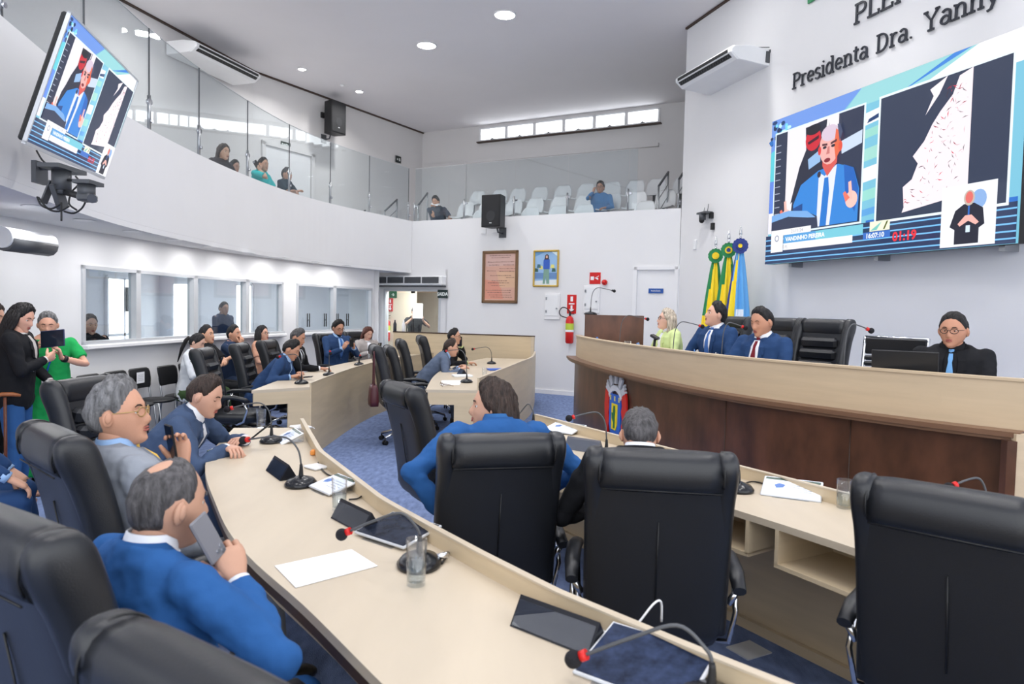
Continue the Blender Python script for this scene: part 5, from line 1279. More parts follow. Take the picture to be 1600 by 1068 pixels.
for k, i in enumerate(idx[1:]):
    p = GP[i]; e = empty('balcony_post', (p[0], p[1], PZ1), 0, 'short steel clamp post of the balcony glass, ' + ['first from the left edge', 'second from the left edge', 'left of the air conditioner', 'beside the leaning woman', 'beside the young man in turquoise', 'beside the short-haired man in the dark shirt', 'sixth along the curve', 'left of the stair rails', 'at the far corner'][k], 'post', 'steel posts of the balcony glass')
    m = MB(); m.cyl((0, 0, .20), .02, .40, 10); m.build('post', M_steel, e)
    m = MB(); m.cyl((0, .005, .33), .035, .03, 12, axis=(1, -.3, 0)).cyl((.03, 0, .12), .02, .02, 10, axis=(1, 0, 0)); m.build('glass_clamp', M_chrome, e)
    MB().box((0, -.0, .75), (.012, .014, .74)).build('joint_strip', M_rig, e)
# far balcony edge
us = [1.02 + .02] + [onwall(px, 320, BC, BE)[0] for px in (724, 802, 885, 980)] + [6.0]
for k, (a, b) in enumerate(zip(us, us[1:])):
    e = empty('glass_pane', mtx=BF @ Matrix.Translation((a, PZ1, -.06)), label='clear glass pane of the far gallery, ' + ['above the man in the charcoal t-shirt', 'above the black wall loudspeaker', 'left of the man in denim', 'in front of the man in denim', 'next to the right-hand stair rails'][k], cat='glass pane', group='far gallery glass panes')
    MB().box(((b - a) / 2, .56, 0), (b - a - .01, 1.12, .010)).build('pane', M_glass, e)
    MB().box(((b - a) / 2, 1.122, 0), (b - a - .01, .005, .012)).build('edge', M_alu, e)
for k, a in enumerate(us[:-1]):
    e = empty('balcony_post', mtx=BF @ Matrix.Translation((a, PZ1, -.03)), label='steel clamp post of the far gallery glass, ' + ['at the corner of the two galleries', 'right of the man in the charcoal t-shirt', 'right of the black wall loudspeaker', 'left of the man in denim', 'right of the man in denim'][k], cat='post', group='steel posts of the far gallery glass')
    m = MB(); m.tube([(0, 0, 0), (0, .40, 0)], .018, 10); m.build('post', M_steel, e)
    m = MB(); m.cyl((0, .32, -.01), .034, .03, 12, axis='z').cyl((.05, .32, -.01), .02, .03, 10, axis='z'); m.build('glass_clamp', M_chrome, e)
# stair rails
def rail_obj(x0, x1, y, z0, lbl, n=3, top=True, rungs=2):
    e = empty('stair_rail', (x0[0], x0[1], z0), 0, lbl, 'handrail', 'steel stair rails in the galleries'); o = Vector((x0[0], x0[1], z0)); a = Vector((0, 0, .95)); b = Vector((x1[0] - x0[0], x1[1] - x0[1], .95 + y))
    MB().tube([a, b], .022, 8).build('handrail', M_rig, e)
    for k in range(rungs): MB().tube([a - Vector((0, 0, .25 * (k + 1))), b - Vector((0, 0, .25 * (k + 1)))], .010, 6).build('rung', M_steel, e)
    for p in (Vector((0, 0, 0)), Vector((b.x, b.y, y))): MB().tube([p, p + Vector((0, 0, .95))], .018, 8).build('rail_post', M_steel, e)
    return e
def gp(px, db, z): u = bu(px, db); return BF @ Vector((u, z, -db))
rail_obj(gp(1022, .6, 0), gp(1036, 1.6, 0), .45, 3.05, 'steel stair rail at the right end of the far gallery, left one')
rail_obj(gp(1053, .6, 0), gp(1066, 1.6, 0), .45, 3.15, 'steel stair rail beside the screen wall in the far gallery', rungs=3)
rail_obj(gp(650, .5, 0), gp(664, 1.5, 0), .45, 2.95, 'steel stair rail left of the man in the charcoal t-shirt', rungs=0)
rail_obj(gp(598, 1.0, 0), gp(617, 1.8, 0), .4, 2.95, 'steel stair rail near the gallery corner, right one of the pair behind glass', rungs=1)
rail_obj(gp(548, 1.2, 0), gp(568, 1.9, 0), .35, 2.8, 'steel stair rail near the gallery corner, left one of the pair behind glass', rungs=0)
# ------------------------------------------------------------------ air conditioners
def air_con(M, label, L=1.48, D=.66, Hh=.24):
    e = empty('air_conditioner', mtx=M, label=label, cat='air conditioner')
    # local: x along the wall, y up, z out of the wall; front edge is the far one
    prof = [(0, 0), (0, Hh), (D * .55, Hh), (D * .93, Hh * .80), (D, Hh * .62), (D * .985, Hh * .40), (D * .80, .012), (D * .2, 0)]
    m = MB(); m.loft([[Vector((x, y, z)) for z, y in prof] for x in (0, L)], smooth=False); m.build('casing', M_plastw, e)
    for x in (0, L):
        m = MB(); s_ = -1 if x == 0 else 1; m.loft([[Vector((x + s_ * .018 * t, Hh / 2 + (y - Hh / 2) * (1 - .06 * t), z * (1 - .04 * t))) for z, y in prof] for t in (0, 1)], smooth=False); m.build('end_cap', M_plastw, e)
    for k, (z0, y0, z1, y1) in enumerate(((D * .998, Hh * .60, D * .988, Hh * .42), (D * .965, Hh * .345, D * .90, Hh * .19))):
        m = MB(); m.add([(.06, y0, z0 + .002), (L - .06, y0, z0 + .002), (L - .06, y1, z1 + .002), (.06, y1, z1 + .002), (.06, y0, z0 - .02), (L - .06, y0, z0 - .02), (L - .06, y1, z1 - .02), (.06, y1, z1 - .02)], [(0, 1, 2, 3), (4, 7, 6, 5), (0, 4, 5, 1), (3, 2, 6, 7), (0, 3, 7, 4), (1, 5, 6, 2)]); m.build('air_slot', M_black, e)
    m = MB()
    for k in range(22): m.box((.1 + k * (L - .2) / 21, Hh * .27, D * .935 + .004), (.006, .045, .004))
    m.build('louvre', M_rig, e)
    MB().box((L * .9, .02, D * .79), (.02, .005, .01)).build('status_light', mat('led_white', (1, 1, 1, 1), emit=(.9, .95, 1, 1), estr=6), e)
    MB().box((L + .015, Hh * .5, .03), (.03, .16, .08)).box((L + .02, Hh * .85, -.0), (.05, .04, .05)).tube([(L - .1, Hh + .01, .3), (L + .01, Hh + .03, .0)], .006, 6).build('wall_bracket', M_rig, e)
    return e
air_con(lwall(.78, 5.22, .0) @ Matrix.Rotation(math.radians(-3), 4, 'X'), 'white ceiling-type air conditioner on the screen wall, left of the lettering')
air_con(frame((-6.32, 12.85), (.30, .954), 6.05, 0.02), 'white ceiling-type air conditioner high on the left gallery wall', L=1.75)
# air curtain over the glass door
ac_u = onwall(585, 440, BC, BE, .0)[0]
e = empty('air_curtain', mtx=BF @ Matrix.Translation((.02, 2.08, 0)), label='long white air curtain with dark grilles above the glass door', cat='air curtain')
MB().box((.95, .12, .09), (1.90, .20, .18), bev=.02).build('casing', M_plastw, e)
for k in range(4): MB().box((.25 + k * .455, .13, .182), (.42, .13, .012)).build('grille', M_rig, e)
MB().box((.95, .0, .08), (1.9, .02, .14)).build('outlet', M_rig, e)
e = empty('air_curtain', aty(2, 370, 5.6), 88, 'grey end of an air curtain over the door at the far left edge', 'air curtain')
MB().tube([(-.6, 0, 0), (.0, 0, 0)], .085, 16).build('casing', M_alu, e); MB().tube([(-.6, -.0, -.02), (-.02, -.0, -.02)], .088, 12).build('grille', M_rig, e)
d = struct(empty('door_9', (-4.62, 5.45, 0))); MB().box((.02, 0, 1.0), (.05, .06, 2.02)).build('frame', M_trim, d); MB().box((.0, -.45, 1.0), (.03, .85, 2.0)).build('door_leaf', mat('tan_door', srgb(190, 150, 128), .5), d)
# ------------------------------------------------------------------ loudspeakers
def speaker(M, label, w=.42, h=.60):
    e = empty('loudspeaker', mtx=M, label=label, cat='loudspeaker')
    m = MB(); m.loft([[Vector((x * sc, y, z)) for x, y in ((-w / 2, -h / 2), (w / 2, -h / 2), (w / 2, h / 2), (-w / 2, h / 2))] for z, sc in ((.0, .72), (.30, 1))], smooth=False); m.build('cabinet', M_black, e)
    MB().box((0, 0, .302), (w * .92, h * .94, .012), bev=.006).build('grille', mat('speaker_grille', srgb(34, 35, 38), .7, bump=.5, bscale=300), e)
    MB().cyl((0, -.10, .309), .10, .006, 24, axis='z').build('woofer', mat('woofer', srgb(46, 47, 50), .5), e)
    MB().box((0, -.235, .310), (.05, .018, .004)).build('badge', M_alu, e)
    MB().tube([(0, -h * .3, .1), (0, -h * .62, .0), (0, -h * .62, -.18)], .018, 8).box((0, -h * .6, -.19), (.16, .2, .02)).build('wall_bracket', M_rig, e)
    return e
u, v = onwall(767, 329, BC, BE, .50); speaker(BF @ Matrix.Translation((u, v, .2)), 'black loudspeaker on the white wall under the far gallery', .42, .62)
GF2 = frame((-5.54, 15.5), (.5135, .858)); u, v = onwall(527, 184, (-5.54, 15.5), (.5135, .858), .45)
speaker(GF2 @ Matrix.Translation((u, v, .2)), 'black loudspeaker high on the left gallery wall', .46, .74)
# small boxes / plates
def plate(M, w, h, name, m, label, cat, t=.02, bev=.003):
    o = MB().box((0, 0, t / 2), (w, h, t), bev=bev).build(name, m); o.matrix_world = M; return tag(o, label, cat)
def bwall(px, py, off=0.): u, v = onwall(px, py, BC, BE, off); return BF @ Matrix.Translation((u, v, off))
def gwall(px, py, off=0.): u, v = onwall(px, py, (-5.54, 15.5), (.5135, .858), off); return GF2 @ Matrix.Translation((u, v, off))
plate(bwall(756, 361), .12, .10, 'socket_plate', M_plastw, 'white socket plate under the wall loudspeaker, left one', 'socket'); plate(bwall(773, 360), .12, .10, 'socket_plate', M_plastw, 'white socket plate under the wall loudspeaker, right one', 'socket')
plate(gwall(503, 180), .10, .13, 'control_box', M_black, 'small dark control box left of the gallery loudspeaker', 'control box', .05)
def sign(M, w, h, bgc, s_, label, size, name='exit_sign', fc=(235, 240, 238), cat='sign'):
    e = empty(name, mtx=M, label=label, cat=cat); MB().box((0, 0, .008), (w, h, .016), bev=.002).build('plate', mat('sign_%d_%d_%d' % bgc, srgb(*bgc), .45), e)
    if s_: text_obj(s_, size, mat('sign_ink_%d' % fc[0], srgb(*fc), .5), e, Matrix.Translation((0, -size * .36, .017)), align='CENTER', weight=.004)
    return e
sign(bwall(692, 459, .03), .25, .17, (34, 52, 50), 'SAIDA', 'dark green exit sign beside the glass door reading SAIDA', .095)
sign(gwall(446, 227, .02), .27, .14, (44, 58, 54), 'SAIDA', 'dark exit sign on the left gallery wall above the door, reading SAIDA', .085)
s1_ = sign(gwall(622, 249, .02), .22, .18, (30, 36, 34), '+ B', 'small black sign near the gallery corner', .10, 'wall_sign')
def fire_arrow(M, label, w=.19, h=.36, kind='ext'):
    e = empty('fire_sign', mtx=M, label=label, cat='sign'); MB().box((0, 0, .005), (w, h, .01), bev=.002).build('plate', M_red, e)
    m = MB()
    if kind == 'ext':
        m.box((0, h * .28, .011), (w * .26, h * .26, .003)).box((0, h * .02, .011), (w * .6, h * .06, .003)).box((0, -h * .16, .011), (w * .2, h * .2, .003)).prism([(-w * .28, -h * .26), (w * .28, -h * .26), (0, -h * .42)], .0095, .0125)
    else:
        m.box((-w * .25, 0, .011), (w * .3, h * .3, .003)).tube([(-w * .05, 0, .012), (w * .22, h * .12, .012), (w * .35, h * .2, .012)], .006, 6).prism([(w * .0, 0), (w * .3, -h * .16), (w * .3, h * .04)], .0095, .0125)
    m.build('pictogram', M_paper, e); return e
fire_arrow(bwall(893.5, 475, .0), 'red extinguisher arrow sign above the wall extinguisher')
fire_arrow(bwall(930, 434.5, .0), 'red hose sign above the right white cabinet', .22, .22, 'hose')
CFr = BF @ Matrix.Translation((.42, 0, -3.05))
def cw(u, v): return BF @ Matrix.Translation((u, v, -3.09))
fire_arrow(BF @ Matrix.Translation((-.50, 1.68, -1.24)), 'red extinguisher sign seen through the glass door', .16, .32)
sign(BF @ Matrix.Translation((-.42, 1.93, -1.24)), .22, .16, (32, 96, 66), '→', 'green running-man style arrow sign seen through the glass door', .1, 'arrow_sign')
def extinguisher(M, label):
    e = empty('fire_extinguisher', mtx=M, label=label, cat='extinguisher')
    r = Matrix.Rotation(-PI / 2, 3, 'X')
    def ring_y(prof): return [[Vector((a * math.cos(2 * PI * k / 20), y, .10 + a * math.sin(2 * PI * k / 20))) for k in range(20)] for a, y in prof]
    m = MB(); m.loft(ring_y([(.055, -.32), (.075, -.30), (.078, -.1), (.078, .10), (.06, .17), (.03, .20)])); m.build('cylinder', M_red, e)
    m = MB(); m.loft(ring_y([(.0795, -.06), (.0795, .06)]), caps=False); m.build('label_band', mat('label_lime', srgb(190, 208, 70), .5), e)
    m = MB(); m.loft(ring_y([(.0797, -.10), (.0797, -.06)]), caps=False); m.build('label_white', M_paper, e)
    m = MB(); m.tube([(0, .20, .10), (0, .27, .10)], .018, 10).tube([(-.02, .27, .10), (.10, .31, .10)], .008, 6).tube([(-.02, .245, .10), (.09, .24, .10)], .007, 6); m.build('valve', M_black, e)
    m = MB(); m.tube(spline([(0, .26, .10), (-.06, .34, .10), (-.16, .36, .10), (-.22, .28, .10), (-.18, .20, .10), (-.06, .17, .11)], 5), .010, 8); m.build('hose', M_black, e)
    MB().box((0, .1, .01), (.06, .12, .02)).build('bracket', M_rig, e)
    return e
u, v = onwall(890, 510, BC, BE, .1); extinguisher(BF @ Matrix.Translation((u, v, 0)), 'red fire extinguisher hanging on the white wall left of the dais')
extinguisher(BF @ Matrix.Translation((-.52, 1.12, -1.24)), 'red fire extinguisher seen through the glass door')
def cabinet(px0, py0, px1, py1, label):
    u0, v1 = onwall(px0, py0, BC, BE); u1, v0 = onwall(px1, py1, BC, BE); w, h = u1 - u0, v1 - v0
    e = empty('wall_cabinet', mtx=BF @ Matrix.Translation((u0, v0, 0)), label=label, cat='cabinet')
    MB().box((w / 2, h / 2, .015), (w, h, .03), bev=.004).build('frame', M_trim, e); MB().box((w / 2, h / 2 + .02, .034), (w * .84, h * .80, .012), bev=.003).build('door', M_plastw, e)
    MB().cyl((w * .82, h * .42, .046), .016, .02, 12, axis='z').build('knob', M_steel, e)
    for y in (.3, .8): MB().box((w * .14, h * y, .042), (.03, .05, .012)).build('hinge', M_steel, e)
cabinet(852, 458, 875, 499, 'white electrical cabinet under the small gold-framed picture'); cabinet(913, 446, 937, 489, 'white electrical cabinet below the red hose sign')
e = empty('alarm_bell', mtx=bwall(945.5, 441, .0), label='small red alarm siren beside the hose sign', cat='alarm'); MB().cyl((0, 0, .03), 0.05, .05, 16, axis='z').build('base', M_red, e); MB().ell((0, 0, .06), (.036, .036, .03), 12, 8).build('dome', M_red, e)
# framed certificate and picture
def framed(px0, py0, px1, py1, label, fm, draw, fw=.05):
    u0, v1 = onwall(px0, py0, BC, BE); u1, v0 = onwall(px1, py1, BC, BE); w, h = u1 - u0, v1 - v0
    e = empty('picture_frame', mtx=BF @ Matrix.Translation((u0, v0, 0)), label=label, cat='picture')
    m = MB()
    for (x, y, a, b) in ((w / 2, fw / 2, w, fw), (w / 2, h - fw / 2, w, fw), (fw / 2, h / 2, fw, h), (w - fw / 2, h / 2, fw, h)): m.box((x, y, .02), (a, b, .04), bev=.012)
    m.build('frame', fm, e)
    m = MB()
    def poly(P, c): poly.z += .0006; m.add([(x * w, y * h, .010 + poly.z) for x, y in P], [tuple(range(len(P)))], 0, C_(*c))
    poly.z = 0; draw(poly); m.build('print', M_print, e); return e
def cert(poly):
    poly([(0, 0), (1, 0), (1, 1), (0, 1)], (216, 170, 152)); poly([(.08, .08), (.6, .08), (.5, .4), (.08, .45)], (220, 152, 132)); poly([(.5, .3), (.93, .3), (.93, .6), (.4, .6)], (222, 182, 152)); poly([(.1, .7), (.9, .72), (.9, .93), (.1, .93)], (214, 178, 168))
    rnd = random.Random(5)
    for y, a, b in ((.90, .2, .8), (.86, .25, .75), (.78, .15, .9), (.72, .2, .5), (.72, .6, .85), (.65, .5, .9), (.61, .15, .35), (.60, .5, .88), (.52, .25, .85), (.48, .7, .9), (.42, .3, .7), (.38, .2, .8), (.33, .3, .7), (.24, .15, .85), (.2, .2, .8), (.15, .25, .85), (.11, .3, .9)):
        x = a
        while x < b: w_ = rnd.uniform(.02, .07); hh = rnd.uniform(.006, .012); poly([(x, y), (x + w_, y), (x + w_, y + hh), (x, y + hh)], (128, 92, 84)); x += w_ + .014
def photo(poly):
    poly([(0, 0), (1, 0), (1, 1), (0, 1)], (150, 186, 224)); poly([(0, .8), (.6, 1), (0, 1)], (110, 160, 206)); poly([(.6, 1), (1, .8), (1, 1)], (226, 240, 246)); poly([(0, .22), (1, .22), (1, .38), (0, .38)], (104, 140, 190)); poly([(0, 0), (1, 0), (1, .20), (0, .16)], (222, 230, 234))
    for x, y, c in ((.3, .52, (226, 220, 130)), (.75, .55, (226, 220, 130)), (.12, .45, (60, 96, 90)), (.8, .45, (60, 96, 90)), (.22, .56, (70, 110, 120))): poly([(x - .08, y - .04), (x + .08, y - .04), (x + .06, y + .05), (x - .05, y + .06)], c)
    poly([(.38, .08), (.47, .08), (.50, .3), (.53, .08), (.64, .08), (.62, .5), (.42, .5)], (124, 160, 146)); poly([(.40, .48), (.64, .48), (.64, .74), (.56, .78), (.46, .78), (.40, .72)], (56, 96, 186)); poly([(.44, .74), (.61, .74), (.60, .86), (.53, .89), (.46, .86)], (60, 50, 56)); poly([(.49, .78), (.56, .78), (.56, .85), (.49, .85)], (214, 170, 150))
framed(755, 392, 809, 474, 'brown-framed reddish certificate with handwriting on the white wall', mat('carved_frame', srgb(120, 90, 62), .5, bump=.8, bscale=60), cert, .06)
framed(834.5, 391, 873, 448, 'gold-framed picture of a standing figure in blue and green', mat('gold_leaf', srgb(204, 170, 82), .4, .4), photo, .035)
# door sign lettering
dd2 = bpy.data.objects['door_2']; 
sp = [c for c in dd2.children if c.name.startswith('sign_plate')][0]; text_obj('PLENÁRIO', .038, M_paper, dd2, Matrix.Translation((0, 2.006, .001)), align='CENTER')
# ------------------------------------------------------------------ serif letters on the screen wall
M_let = mat('letter_black', srgb(40, 44, 54), .4)
def arcp(cx, cy, rx, ry, a0, a1, n=9): return [(cx + rx * math.cos(math.radians(a0 + (a1 - a0) * k / n)), cy + ry * math.sin(math.radians(a0 + (a1 - a0) * k / n))) for k in range(n + 1)]
Hc, Hx = .70, .50
def ser(x, y, w=.12): return [[(x - w, y), (x + w, y)]]
GL = {
 'P': (.56, [[(.12, 0), (.12, Hc)], [(.04, Hc)] + [(.30, Hc)] + arcp(.30, .52, .18, .18, 90, -90) + [(.12, .34)], [(.02, .0), (.24, .0)]]),
 'L': (.52, [[(.12, 0), (.12, Hc)], [(.02, 0), (.46, 0), (.46, .14)], [(.02, Hc), (.24, Hc)]]),
 'E': (.55, [[(.12, 0), (.12, Hc)], [(.02, 0), (.46, 0), (.46, .14)], [(.02, Hc), (.44, Hc), (.44, .58)], [(.12, .36), (.34, .36)]]),
 'N': (.66, [[(.12, 0), (.12, Hc), (.52, 0), (.52, Hc)], [(.02, 0), (.22, 0)], [(.02, Hc), (.14, Hc)], [(.42, Hc), (.62, Hc)]]),
 'A': (.64, [[(.06, 0), (.30, Hc), (.54, 0)], [(.15, .24), (.45, .24)], [(0, 0), (.16, 0)], [(.44, 0), (.62, 0)]]),
 'Á': (.64, [[(.06, 0), (.30, Hc), (.54, 0)], [(.15, .24), (.45, .24)], [(0, 0), (.16, 0)], [(.44, 0), (.62, 0)], [(.28, .78), (.40, .90)]]),
 'R': (.62, [[(.12, 0), (.12, Hc)], [(.04, Hc)] + [(.30, Hc)] + arcp(.30, .52, .17, .18, 90, -90) + [(.12, .34)], [(.30, .34), (.50, 0), (.60, 0)], [(.02, .0), (.24, .0)]]),
 'I': (.30, [[(.14, 0), (.14, Hc)], [(.02, 0), (.26, 0)], [(.02, Hc), (.26, Hc)]]),
 'O': (.68, [arcp(.32, .35, .26, .35, 0, 360, 20)]),
 'D': (.66, [[(.12, 0), (.12, Hc)], [(.02, Hc), (.26, Hc)] + arcp(.26, .35, .28, .35, 90, -90) + [(.02, 0)]]),
 'Y': (.62, [[(.06, Hc), (.30, .34), (.54, Hc)], [(.30, .34), (.30, 0)], [(.18, 0), (.42, 0)], [(0, Hc), (.16, Hc)], [(.44, Hc), (.60, Hc)]]),
 'r': (.40, [[(.11, 0), (.11, Hx)], arcp(.26, .34, .15, .15, 170, 60), [(.01, 0), (.23, 0)], [(.02, Hx), (.11, Hx)]]),
 'e': (.48, [[(.06, .27), (.40, .27)] + arcp(.23, .26, .17, .24, 0, 320, 16)]),
 's': (.40, [arcp(.19, .375, .13, .12, 30, 250, 9) + arcp(.19, .125, .14, .125, 80, -150, 9)]),
 'i': (.26, [[(.12, 0), (.12, Hx), (.03, Hx)], [(.02, 0), (.23, 0)], [(.10, .64), (.15, .69)]]),
 'd': (.54, [arcp(.22, .25, .16, .25, 0, 360, 16), [(.40, 0), (.40, .74), (.30, .74)], [(.40, 0), (.50, 0)]]),
 'n': (.54, [[(.11, 0), (.11, Hx), (.02, Hx)], arcp(.26, .32, .15, .17, 180, 0) + [(.41, 0)], [(.01, 0), (.22, 0)], [(.31, 0), (.51, 0)]]),
 't': (.34, [[(.14, .66), (.14, .12)] + arcp(.24, .12, .10, .11, 180, 300, 5), [(.02, Hx), (.28, Hx)]]),
 'a': (.48, [arcp(.22, .36, .15, .14, 150, 0, 7) + [(.37, 0), (.46, 0)], arcp(.20, .14, .15, .14, 20, 360, 14)]),
 '.': (.24, [[(.08, .03), (.14, .03)]]),
 'y': (.50, [[(.05, Hx), (.25, .04)], [(.45, Hx), (.20, -.16), (.08, -.20)], [(0, Hx), (.14, Hx)], [(.36, Hx), (.50, Hx)]]),
}
def letter(ch, M, size, label):
    w, st = GL[ch]; m = MB(); t = .072
    for P in st:
        P = [(x * size, y * size) for x, y in P]; hw = t * size / 2
        # extend the ends a touch so joints close
        m.band(offset(P, hw), offset(P, -hw), 0, .018)
    o = m.build('letter_' + {'Á': 'a', '.': 'dot'}.get(ch, ch.lower()), M_let); o.matrix_world = M; tag(o, label, 'letter', 'black serif letters on the screen wall'); return w * size
def word(s_, u0, u1, v, size, where):
    tot = sum(GL[c][0] for c in s_) * size; k = (u1 - u0) / tot; u = u0
    order = ['first', 'second', 'third', 'fourth', 'fifth', 'sixth', 'seventh', 'eighth', 'ninth', 'tenth']
    for i, c in enumerate(s_):
        M = lwall(u, v, .012) @ Matrix.Diagonal((k, 1, 1, 1)); u += letter(c, M, size, 'black serif letter, %s character of %s' % (order[i], where)) * k
word('Presidenta', 2.82, 4.16, 4.73, .28, 'the word Presidenta'); word('Dra.', 4.27, 4.80, 4.73, .28, 'the abbreviation Dra.'); word('Yanny', 4.92, 5.80, 4.73, .29, 'the word after Dra. on the lower line'); word('PLENÁRIO', 3.90, 5.60, 5.20, .32, 'the upper line beginning PLEN')
e = empty('green_plaque', mtx=lwall(3.07, 5.78, .01), label='green plaque at the top edge, only its lower corner in view', cat='plaque'); MB().box((.4, .35, .01), (.8, .70, .02)).build('panel', mat('plaque_green', srgb(20, 140, 80), .4), e)
d = struct(empty('door_10', mtx=GF2 @ Matrix.Translation((.02, 2.75, .0))))
MB().box((.70, 1.18, .015), (1.30, 2.34, .03)).build('door_leaf', M_trim, d)
m = MB(); m.box((.0, 1.2, .03), (.09, 2.44, .06)).box((1.42, 1.2, .03), (.09, 2.44, .06)).box((.71, 2.40, .03), (1.51, .09, .06)); m.build('frame', M_gray, d)
MB().tube([(1.22, 1.0, .03), (1.22, 1.0, .08), (1.10, 1.0, .08)], .012, 6).build('lever_handle', M_chrome, d)
# ---- little camera and sensors on the screen wall
u, v = onwall(1100, 340, LC, LE, .1)
e = empty('wall_camera', mtx=lwall(u, v, 0), label='small dark dome camera on a bracket left of the LED screen', cat='camera')
MB().box((-.02, .08, .08), (.26, .03, .14)).tube([(.06, .08, .08), (.06, .22, .06)], .006, 6).tube([(-.02, .08, .1), (-.02, .17, .08)], .006, 6).build('bracket', M_rig, e); MB().cyl((-.05, .02, .10), .055, .10, 14, axis='y').build('body', M_rig, e); MB().ell((-.05, -.04, .11), .045, 12, 8).build('dome', M_black, e); MB().box((.10, .03, .03), (.05, .10, .06)).box((.14, -.15, .02), (.06, .11, .05)).build('junction_box', M_black, e)
plate(lwall(*onwall(1087, 382, LC, LE)), .07, .16, 'thermostat', M_plastw, 'small white thermostat below the wall camera', 'thermostat', .03)
# ------------------------------------------------------------------ flags
F_g, F_y, F_b, F_lb, F_w = C_(14, 128, 72), C_(246, 214, 30), C_(28, 52, 130), C_(92, 164, 222), C_(224, 232, 240)
M_flag = mat('flag_satin', (1, 1, 1, 1), .55, attr=True, bump=.1, bscale=20); M_flag.node_tree.nodes['Principled BSDF'].inputs['Sheen Weight'].default_value = .2
def flag(px, label, cols, ros, tip_z=2.82):
    u, v = onwall(px, 375, LC, LE, .45); p = lwall(u, 0, .45) @ Vector((0, .4, 0)); e = empty('flag', p, 0, label, 'flag', 'flags behind the dais'); tz = tip_z - .4
    MB().cyl((0, 0, .02), .13, .04, 20).build('base', M_chrome, e); MB().tube([(0, 0, .04), (0, 0, tz - .18)], .014, 10).build('pole', M_chrome, e)
    MB().lathe([(.006, tz - .20), (.022, tz - .17), (.006, tz - .16), (.026, tz - .13), (.016, tz - .06), (.001, tz)], n=10).build('spear_tip', M_chrome, e)
    m = MB(); n = 60; rings = []; zs = [(tz - .34, .035), (tz - .50, .06), (tz - .8, .095), (tz - 1.2, .135), (tz - 1.6, .16), (tz - 1.9, .165)]
    for z, r in zs: rings.append([Vector(((r * (1 + .28 * math.sin(k / n * 2 * PI * 9 + z * .6))) * math.cos(2 * PI * k / n), (r * .8 * (1 + .28 * math.sin(k / n * 2 * PI * 9 + z * .6))) * math.sin(2 * PI * k / n), z)) for k in range(n)])
    m.loft(rings)
    for fi, f in enumerate(m.F):
        if len(f) == 4:
            r_ = fi // n; k = fi % n; a = (k / n + .02 * r_) % 1; m.C[fi] = cols(a, r_)
    m.build('cloth', M_flag, e)
    cam_dir = Vector((-p.x, -p.y, 0)).normalized(); rt = Vector((-cam_dir.y, cam_dir.x, 0)); Rm = Matrix((rt, Vector((0, 0, 1)), cam_dir)).transposed(); c0 = Vector((0, 0, tz - .30)) + cam_dir * .05
    m = MB()
    for rr_, cc, off in ((.105, ros[0], 0), (.05, ros[1], .02), (.028, ros[2], .03)):
        ring = [c0 + Rm @ Vector((rr_ * (1 + .08 * (k % 2)) * math.cos(2 * PI * k / 28), rr_ * (1 + .08 * (k % 2)) * math.sin(2 * PI * k / 28), off + (.012 * (k % 2)))) for k in range(28)]
        ring2 = [q - cam_dir * .02 for q in ring]; m.loft([ring2, ring], col=cc, smooth=False); m.C = [c if c != (1, 1, 1, 1) else cc for c in m.C]
    m.build('rosette', M_flag, e)
flag(1119, 'green and yellow flag with a green rosette, leftmost of the three behind the dais', lambda a, r: F_g if (.40 < a < .62 and r < 3) or .84 < a or a < .2 else F_y, (F_g, F_y, F_y), 2.80)
flag(1139, 'green and yellow flag with a blue-centred rosette, middle of the three behind the dais', lambda a, r: F_y if .62 < a < .86 else F_g, (F_g, F_y, F_b), 2.86)
flag(1157, 'light blue, white and yellow flag, rightmost of the three behind the dais', lambda a, r: F_y if .60 < a < .68 else ((F_w if r > 2 and .74 < a < .84 else F_lb) if a > .55 else F_b if a > .45 else F_lb), (F_b, F_b, F_y), 2.90)
# ------------------------------------------------------------------ coat of arms on the dais
ar = I(.118); k0 = min(range(60), key=lambda i: abs(800 + FPX * ar[i][0] / ar[i][1] - 968)); pA = Vector(ar[k0]); tA = (Vector(ar[min(k0 + 2, 59)]) - Vector(ar[k0 - 2])).normalized()
e = empty('coat_of_arms', mtx=frame(pA - tA * .0, tA, .62, .004) @ Matrix.Diagonal((.86, 1, 1, 1)), label='painted coat of arms with a silver crown on the walnut dais front', cat='emblem')
def cut(name, P, z0, z1, c, label=None):
    m = MB(); m.prism(P, z0, z1); o = m.build(name, mat('arms_%d_%d_%d' % c, srgb(*c), .4), e); return o
cut('shield', [(-.20, .12), (.20, .12), (.20, -.22), (.14, -.31), (0, -.36), (-.14, -.31), (-.20, -.22)], 0, .02, (24, 96, 196))
cut('shield_center', [(-.10, .02), (.10, .02), (.10, -.20), (.05, -.26), (-.10, -.26)], .02, .026, (240, 214, 24))
cut('cactus', [(-.02, .0), (.03, .0), (.045, -.06), (.03, -.12), (.03, -.24), (-.02, -.24), (-.02, -.18), (-.07, -.14), (-.08, -.08), (-.05, -.08), (-.03, -.13), (-.035, -.06)], .026, .030, (16, 110, 56))
for x in (-.15, 0, .15): cut('gold_charge', [(x - .016, .05), (x + .016, .05), (x + .01, .085), (x + .02, .10), (x - .02, .10), (x - .01, .085)], .02, .026, (236, 220, 120))
for s_ in (-1, 1): cut('red_supporter', [(s_ * x, y) for x, y in ((.21, .10), (.26, .16), (.32, .19), (.37, .12), (.39, -.02), (.37, -.16), (.33, -.24), (.34, -.33), (.28, -.36), (.25, -.26), (.22, -.20), (.25, -.12), (.21, -.04), (.24, .02))], .0, .018, (206, 30, 26))
cut('crown_band', arcp(0, .06, .24, .16, 165, 15, 12) + arcp(0, .04, .20, .12, 15, 165, 12), 0, .024, (214, 216, 222))
